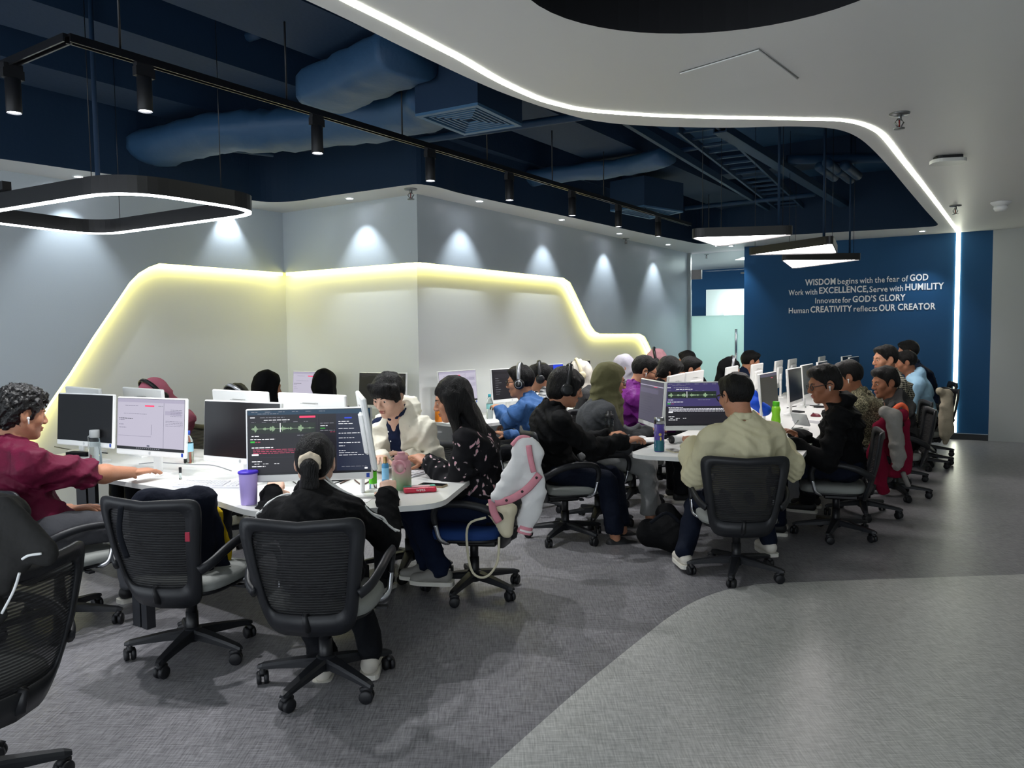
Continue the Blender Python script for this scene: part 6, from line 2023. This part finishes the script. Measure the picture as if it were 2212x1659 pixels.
M_pglass = mat('phone_glass', '#0c0d10', .12, spec=.6)
M_paper = mat('paper', '#f0f0ee', .8)
keyboard(462, 1050, -8, 'white keyboard beside the lilac tumbler')
mouse(592, 1055, 20, 'white mouse right of the lilac tumbler')
slab(580, 1080, 10, (.075, .15, .009), 'dark phone lying behind the lilac tumbler', 'phone', 'phone', mat('phone_grey', '#3c3c40', .4), M_pglass)
keyboard(128, 1008, -34, 'white keyboard in front of the man in maroon')
mouse(172, 1004, -20, 'white mouse left of the clear flask')
slab(300, 1030, -32, (.21, .297, .002), 'white paper sheet under the outstretched arm', 'paper_sheet', 'paper', M_paper)
slab(612, 1092, 8, (.16, .20, .0025), 'white printed sheet beside the ponytail girl', 'paper_sheet', 'paper', M_paper)
slab(770, 1076, -6, (.18, .24, .002), 'white printed sheet under the spray bottles', 'paper_sheet', 'paper', M_paper)
slab(935, 1050, 70, (.075, .155, .010), 'phone in beige case beside the wipes pack', 'phone', 'phone', mat('phone_beige', '#a8977a', .5), M_pglass)
slab(728, 1037, 8, (.13, .085, .03), 'black power adapter box below the audio editor screen', 'power_adapter', 'adapter', M_black)
slab(172, 984, -20, (.20, .07, .025), 'black pouch behind the clear flask', 'pouch', 'pouch', cloth('pouch', '#131418'))
slab(640, 1030, 5, (.10, .07, .03), 'small black hub beside the ponytail girl', 'power_adapter', 'adapter', M_black)
keyboard(905, 1022, 62, 'white keyboard under the long-haired woman\u2019s hands', .36, .12)
bottle(390, 1036, .075, .008, 'tiny clear vial with black cap by the outstretched hand', M_clear, cyl_p[:3], M_black, [(1.05, .55), (1.05, .98), (.8, 1)])
bottle(393, 985, .24, .036, 'red-lidded bottle between two monitors', glassy('red_bottle', '#c86a50', .7), [(.85, 0), (1, .03), (.75, .45), (1, .7), (1, .8)], mat('lid_red', '#b02a2e', .4), [(1.02, .8), (1.02, .98), (.9, 1)])
bottle(408, 1000, .22, .033, 'water bottle with blue cap and blue label between two monitors', M_clear, [(.9, 0), (1, .03), (1, .66), (.6, .82), (.42, .88)], mat('cap_blue', '#2450c0', .4), [(.46, .88), (.46, .99), (.4, 1)], (.36, .62, mat('label_aqua', '#9cd0e4', .4), 1.02))
# dark headset and cable coils
def cable(pts, r, label, m=None):
    P = []
    for p in pts:
        P.append(Vector(p) if len(p) == 3 and p[2] < 2.5 and abs(p[0]) < 20 else Vector(on_desk(p[0], p[1])))
    mb = MB(); mb.tube(smooth_path([q + Vector((0, 0, r)) for q in P], 5), r, 6)
    return tag(mb.build('cable', m or M_black), label, 'cable', 'cables lying on the desks')
cable([(500, 1018), (460, 1006), (410, 1004), (340, 1000), (300, 1003)], .003, 'grey cable crossing the desk below the switched-off screen', mat('cable_grey', '#8a8c90', .6))
cable([(735, 1046), (758, 1036), (785, 1030), (800, 1038), (782, 1048), (766, 1038)], .004, 'coiled brown cable beside the green spray bottle', mat('cable_brown', '#5a4238', .5))
cable([(620, 1020), (640, 1046), (690, 1052), (740, 1040)], .003, 'black cable running to the adapter below the editor screen')
cable([(118, 966), (150, 972), (190, 976), (232, 980)], .004, 'thick black cable at the far left of the desk')
cable([(180, 1012), (210, 1016), (240, 1012), (268, 1014)], .003, 'thin dark earphone cable near the white mouse')
# --- wall desk
sq_p = [(.85, 0), (1, .03), (.98, .35), (.82, .52), (.98, .70), (.80, .82)]
def on_wall_desk(px, d): p = aty(px, 900, d); return (p.x, p.y, ZD)
bottle(0, 0, .25, .040, 'orange squeeze bottle on the wall desk', mat('bottle_orange', '#f08a1e', .35, alpha=.95), sq_p, mat('lid_orange', '#e8581c', .4), [(.66, .82), (.7, .83), (.7, .98), (.6, 1)], loc=on_wall_desk(948, 7.75))
bottle(0, 0, .25, .034, 'clear water bottle with teal cap on the wall desk', M_clear, [(.9, 0), (1, .03), (1, .66), (.6, .82), (.42, .88)], mat('cap_teal', '#35a8b8', .4), [(.46, .88), (.46, .99), (.4, 1)], (.40, .60, mat('label_teal', '#8fd0d0', .4), 1.02), loc=on_wall_desk(1058, 8.0))
bottle(0, 0, .21, .034, 'green glass bottle with steel cap behind the white hoodie', glassy('green_glass', '#8fc4b0', .6), [(.9, 0), (1, .03), (1, .6), (.6, .8)], M_steel, [(.62, .8), (.62, .97), (.5, 1)], loc=on_wall_desk(880, 7.55))
# --- second row
flask = bottle(1424, 975, .245, .036, 'tall purple and teal flask with steel cap at the desk end', mat('flask_purple', '#4a3a8e', .4), [(.94, 0), (1, .02), (1, .80)], M_steel, [(.98, .80), (.98, .99), (.9, 1.0)], (.02, .34, mat('flask_teal', '#1e6470', .4), 1.012))
mb = MB(); mb.sphere((0, -.0365, .125), .011, 10, (1, .25, 1)); mb.sphere((.004, -.0368, .095), .007, 8, (1, .25, 2.2)); mb.build('flask_print', mat('print_gold', '#c9b25a', .4), flask)
for k, a in enumerate((-2.6, -.55)):
    mb = MB(); mb.tube([(.0368 * math.cos(a + .14 * math.sin(t * .9)), .0368 * math.sin(a + .14 * math.sin(t * .9)), .03 + t * .0125) for t in range(13)], .0025, 5); mb.build('flask_print', mat('print_grey', '#9a96b8', .4), flask)
bottle(0, 0, .235, .036, 'clear drinking bottle with black lid before the olive headscarf', M_clear, [(.95, 0), (1, .02), (1, .74), (.9, .78)], M_black, [(.92, .77), (.94, .78), (.94, .88), (.55, .90), (.55, .99), (.45, 1)], loc=(aty(1316, 930, 6.2).x, aty(1316, 930, 6.2).y, ZD))
slab(1457, 975, 12, (.075, .155, .009), 'phone lying beside the purple flask', 'phone', 'phone', mat('phone_cream', '#c9c0a8', .4), M_pglass)
e = empty('web_camera', on_desk(1462, 958), math.radians(-60), 'white cylinder camera with black front on the right desk', 'camera')
mb = MB(); mb.tube([(0, -.05, .034), (0, .05, .034)], .030, 18); mb.build('camera_barrel', M_white, e)
mb = MB(); mb.tube([(0, -.058, .034), (0, -.048, .034)], .031, 18); mb.build('camera_front', M_black, e)
mb = MB(); mb.box((0, .01, .003), (.05, .06, .006)); mb.build('camera_foot', M_white, e)
slab(1368, 958, 10, (.32, .13, .006), 'dark desk mat under the mouse hand', 'desk_mat', 'mat', mat('mat_dark', '#231a16', .7))
slab(1362, 945, 18, (.20, .15, .012), 'white open notebook before the person in black shirt', 'notebook', 'notebook', M_paper)
slab(1505, 958, -14, (.13, .09, .035), 'white adapter box at the cream shirt', 'power_adapter', 'adapter', M_white)
mouse(1385, 950, -70, 'white mouse under the black-sleeved hand')
mouse(1412, 938, -70, 'white mouse near the olive headscarf\u2019s hand')
cable([(1440, 952), (1470, 944), (1500, 950), (1540, 940)], .004, 'black cable tangle under the violet editor screen')
cable([(1395, 935), (1420, 942), (1440, 940)], .006, 'thick black cable beside the purple flask')
bottle(1676, 926, .24, .040, 'bright green squeeze bottle on the right desk', mat('bottle_green', '#8edb2e', .35, alpha=.95), sq_p, mat('lid_green', '#56c01e', .4), [(.66, .82), (.74, .83), (.74, .98), (.6, 1)])
e = empty('tablet', on_desk(1728, 925), math.radians(118), 'tablet leaning on a white stand before the black hoodie', 'tablet')
Mt = Matrix.Translation((0, 0, .075)) @ Matrix.Rotation(math.radians(62), 4, 'X')
mb = MB(); mb.prism(roundpoly([(-.085, -.06), (.085, -.06), (.085, .06), (-.085, .06)], .008, 3), 0, .008, Mt); mb.build('case', mat('tablet_silver', '#b9bbbf', .35, .6), e)
mb = MB(); mb.prism(roundpoly([(-.08, -.055), (.08, -.055), (.08, .055), (-.08, .055)], .006, 3), .008, .0092, Mt); mb.build('glass_front', M_pglass, e)
mb = MB(); mb.tube([(0, .02, .07), (0, .10, .004), (0, -.03, .004)], .006, 6); mb.build('tablet_stand', M_white, e)
keyboard(1752, 912, 118, 'white keyboard right of the tablet', .34, .12)
keyboard(1700, 950, 118, 'white keyboard under the black hoodie\u2019s hands', .30, .12)
mouse(1762, 900, 40, 'dark red mouse on the right desk', '#6a2030')
slab(1722, 893, 118, (.14, .08, .028), 'black gadget behind the tablet', 'power_adapter', 'adapter', M_black)
cable([(1700, 882), (1722, 878), (1745, 880), (1770, 874)], .005, 'black cable between the right-hand monitors')
slab(1765, 880, 100, (.16, .10, .02), 'black wallet between the right-hand monitors', 'wallet', 'wallet', M_black)
def blob(name, label, cat, m, prims, h=.011, fold=.006, seed=1, group=None):
    P = []
    for pr in prims:
        a, b = aty(*pr[0]), aty(*pr[1])
        P.append((a, b, pr[2], pr[3], pr[4] if len(pr) > 4 else None))
    lo = [min(min(a[i], b[i]) - max(r1, r2) for a, b, r1, r2, _ in P) - .02 for i in range(3)]
    hi = [max(max(a[i], b[i]) + max(r1, r2) for a, b, r1, r2, _ in P) + .02 for i in range(3)]
    S = SDF(lo, hi, h)
    for a, b, r1, r2, sq in P: S.cone(a, b, r1, r2, .025, sq=sq)
    if fold: S.folds(fold * 2.4, 12, seed); S.folds(fold * .6, 34, seed + 1); S.noise(.0015, 70, seed)
    c = (Vector(lo) + Vector(hi)) / 2; c.z = lo[2]
    me = S.mesh(name); me.transform(Matrix.Translation(-c))
    o = link(name, me, m); o.location = c
    return tag(o, label, cat, group) if label else o
def child_tube(parent, pts, r, name, m, flat=1.0, up=(0, 0, 1)):
    mb = MB(); mb.tube([p - parent.location for p in smooth_path([aty(*q) for q in pts], 5)], r, 8, flat=flat, up=up)
    return mb.build(name, m, parent)
VW = (0, 1, 0)
blob('cloth_bag', 'crumpled blue bag between the right-hand monitors', 'bag', cloth('bag_blue', '#1f4fc8', rough=.5), [((1632, 872, 6.9), (1652, 886, 6.9), .05, .06), ((1628, 850, 6.95), (1636, 875, 6.95), .03, .05)], .012)
bottle(1645, 872, .12, .04, 'orange cup behind the dark olive screen', mat('cup_orange', '#d98a50', .5), [(.8, 0), (1, .05), (1, 1)], name='paper_cup', loc=(aty(1645, 872, 7.6).x, aty(1645, 872, 7.6).y, ZD))
# ------------------------------------------------------------------ jackets, bags
dj = 4.37
vj = blob('varsity_jacket', 'white jacket with pink trim hung over the long-haired woman\u2019s chair', 'jacket', cloth('jacket_white', '#dcdcdc', bscale=8), [
    ((1128, 962, dj), (1150, 972, dj), .05, .045, (VW, .6)), ((1130, 970, dj), (1085, 1070, dj - .02), .055, .06, (VW, .45)), ((1150, 975, dj), (1145, 1060, dj), .055, .06, (VW, .45)), ((1100, 1060, dj), (1150, 1050, dj), .05, .06, (VW, .45)),
    ((1152, 1040, dj), (1148, 1110, dj), .060, .056, (VW, .6)), ((1148, 1100, dj), (1136, 1140, dj), .056, .042, (VW, .7)), ((1160, 980, dj), (1155, 1060, dj), .03, .04, (VW, .6))], .010, .010, 3)
M_pinkc = cloth('trim_pink', '#d68f9c')
child_tube(vj, [(1106, 962, dj), (1122, 946, dj), (1140, 946, dj), (1152, 956, dj)], .016, 'collar', M_pinkc, .8)
child_tube(vj, [(1142, 962, dj - .045), (1146, 990, dj - .05), (1153, 1020, dj - .048)], .016, 'trim_band', M_pinkc, .4, VW)
child_tube(vj, [(1070, 1086, dj - .035), (1105, 1078, dj - .05), (1140, 1055, dj - .052), (1166, 1025, dj - .035)], .022, 'trim_band', M_pinkc, .35, VW)
child_tube(vj, [(1136, 1136, dj), (1132, 1152, dj)], .042, 'cuff', M_pinkc, .8, VW)
child_tube(vj, [(1135, 1143, dj), (1134, 1147, dj)], .0435, 'cuff_stripe', mat('cuff_white', '#e8e4e4', .8), .8, VW)
for x, y in ((1159, 1032), (1128, 1062), (1094, 1081)):
    q = aty(x, y, dj - .062); mb = MB(); mb.sphere(q - vj.location, .008, 8, (1, .5, 1)); mb.build('snap_button', mat('button_dark', '#2c2424', .4), vj)
hb = blob('handbag', 'small cream handbag hanging from the blue-seated chair', 'handbag', mat('bag_cream', '#d8d0b4', .45, bump=.2, bscale=20), [((1060, 1098, 4.45), (1105, 1100, 4.45), .030, .030, (VW, .7)), ((1068, 1105, 4.45), (1090, 1150, 4.45), .035, .030, (VW, .7)), ((1100, 1105, 4.45), (1098, 1150, 4.45), .036, .024, (VW, .7))], .009, .006, 5)
child_tube(hb, [(1050, 1118, 4.4), (1012, 1134, 4.4), (1010, 1190, 4.4), (1022, 1238, 4.4), (1050, 1246, 4.4), (1074, 1215, 4.4), (1078, 1160, 4.4)], .007, 'strap', mat('strap_cream', '#d3ccb2', .5), .35, VW)
child_tube(hb, [(1062, 1078, 4.40), (1066, 1105, 4.40), (1078, 1128, 4.40)], .022, 'pink_flap', M_pinkc, .4, VW)
# charcoal jacket on the chair at the left edge
cj = blob('charcoal_jacket', 'charcoal jacket with thin white piping draped on the left-edge chair', 'jacket', cloth('charcoal', '#2b2b2b'), [((-90, 1095, 2.5), (20, 1105, 2.45), .06, .06), ((10, 1110, 2.40), (95, 1190, 2.34), .06, .045, (VW, .6)), ((-60, 1150, 2.42), (20, 1200, 2.36), .08, .07, (VW, .6)), ((-80, 1200, 2.40), (-30, 1330, 2.36), .08, .06, (VW, .5)), ((-20, 1200, 2.36), (0, 1260, 2.34), .06, .05, (VW, .5))], .012, .010, 8)
child_tube(cj, [(48, 1208, 2.30), (62, 1200, 2.30), (90, 1196, 2.31)], .004, 'piping', M_white)
child_tube(cj, [(42, 1238, 2.27), (30, 1275, 2.28), (4, 1325, 2.28)], .004, 'piping', M_white)
# navy backpack slung over the empty chair
bp_ = blob('backpack', 'soft navy backpack slung over the empty chair', 'backpack', cloth('pack_navy', '#0d1220'), [((310, 1085, 3.78), (430, 1080, 3.78), .05, .06), ((330, 1100, 3.78), (330, 1230, 3.78), .11, .13, (VW, .55)), ((420, 1100, 3.78), (410, 1230, 3.78), .10, .12, (VW, .55)), ((445, 1095, 3.82), (478, 1230, 3.86), .06, .05, (VW, .6))], .013, .010, 9)
child_tube(bp_, [(262, 1092, 3.5), (258, 1150, 3.48), (275, 1205, 3.48)], .014, 'shoulder_strap', cloth('pack_strap', '#15181f'), .4, VW)
mb = MB(); q = aty(405, 1160, 3.42); mb.box(q - bp_.location, (.02, .006, .04)); mb.build('zip_pull', mat('tag_red', '#a81e3c', .5), bp_)
blob('tote_cloth', 'yellow cloth bag hanging behind the navy backpack', 'bag', cloth('tote_yellow', '#c9a91c'), [((458, 1110, 3.95), (480, 1190, 3.95), .05, .05, (VW, .4)), ((470, 1150, 3.95), (488, 1215, 3.95), .035, .02, (VW, .4))], .011, .008, 4)
# red and grey varsity jacket on a right-hand chair
dr = 6.32
rj = blob('varsity_jacket', 'red jacket with grey sleeve hung over a chair at the right', 'jacket', cloth('jacket_red', '#7c1230'), [((1915, 905, dr), (1950, 895, dr), .05, .05), ((1905, 920, dr), (1885, 1000, dr - .02), .06, .07, (VW, .5)), ((1900, 990, dr), (1905, 1060, dr), .07, .05, (VW, .5)), ((1952, 900, dr + .05), (1958, 1015, dr + .05), .05, .05, (VW, .5)), ((1920, 930, dr + .04), (1930, 1010, dr + .04), .08, .09, (VW, .4))], .013, .010, 6)
so = blob('tmp_sleeve', None, None, cloth('sleeve_grey', '#8f8c88'), [((1912, 890, dr - .08), (1930, 900, dr - .10), .05, .055), ((1930, 900, dr - .10), (1938, 985, dr - .10), .062, .055), ((1938, 980, dr - .10), (1938, 1005, dr - .10), .052, .045)], .012, .008, 2)
so.name = 'sleeve'; so.parent = rj; so.location = so.location - rj.location
for k in range(2):
    child_tube(rj, [(1938 + k * 2, 1000 + k * 8, dr - .10), (1938 + k * 2, 1003 + k * 8, dr - .10)], .050, 'cuff_stripe', cloth('stripe_red', '#6b1228'), .8, VW)
child_tube(rj, [(1932, 884, dr + .03), (1946, 874, dr + .03), (1956, 882, dr + .03), (1957, 905, dr + .03)], .030, 'collar_lining', cloth('lining_orange', '#e86a48'), .6)
child_tube(rj, [(1950, 1020, dr), (1962, 1050, dr)], .030, 'waistband', cloth('sleeve_grey', '#8f8c88'), .6)
# beige coat on the far empty chair
db = 8.55
bc = blob('beige_coat', 'beige coat hanging over the farthest right chair, by the light line', 'coat', cloth('coat_beige', '#a89f8c'), [((2030, 846, db), (2046, 850, db), .05, .05), ((2046, 850, db), (2048, 930, db), .055, .06), ((2046, 920, db), (2042, 955, db), .06, .035), ((2036, 880, db), (2038, 940, db), .04, .05)], .014, .010, 7)
so = blob('tmp_sleeve', None, None, cloth('coat_pale', '#cfc6b8'), [((1994, 890, db - .1), (1990, 925, db - .1), .06, .055), ((1990, 920, db - .1), (1993, 945, db - .1), .052, .050)], .014, .006, 2)
so.name = 'sleeve'; so.parent = bc; so.location = so.location - bc.location
# black backpack on the floor between the rows
fb = blob('backpack', 'black backpack on the floor under the right desk', 'backpack', cloth('pack_black', '#0b0c0e'), [((1405, 1150, 5.55), (1460, 1160, 5.5), .10, .12), ((1440, 1110, 5.6), (1460, 1150, 5.5), .08, .12)], .014, .008, 5)
child_tube(fb, [(1405, 1130, 5.44), (1440, 1108, 5.42), (1470, 1130, 5.40)], .012, 'shoulder_strap', cloth('pack_strap', '#15181f'), .4, VW)
# scrunchie on the ponytail
T = PEOPLE['ponytail'][1]
S = SDF((-.07, -.18, -.07), (.07, -.08, .05), .006)
for k in range(12):
    a0, a1 = 2 * math.pi * k / 12, 2 * math.pi * (k + 1) / 12
    f = lambda a: (.034 * math.cos(a), -.130 - .010 * math.sin(a), -.010 + .030 * math.sin(a))
    S.cone(f(a0), f(a1), .013 + .003 * (k % 2), .013, .004)
S.noise(.003, 110, 3)
sc_o = link('scrunchie', S.mesh('scrunchie', PEOPLE['ponytail'][2]['W'].inverted() @ T), cloth('scrunchie_cream', '#d2c4ae'), PEOPLE['ponytail'][0])
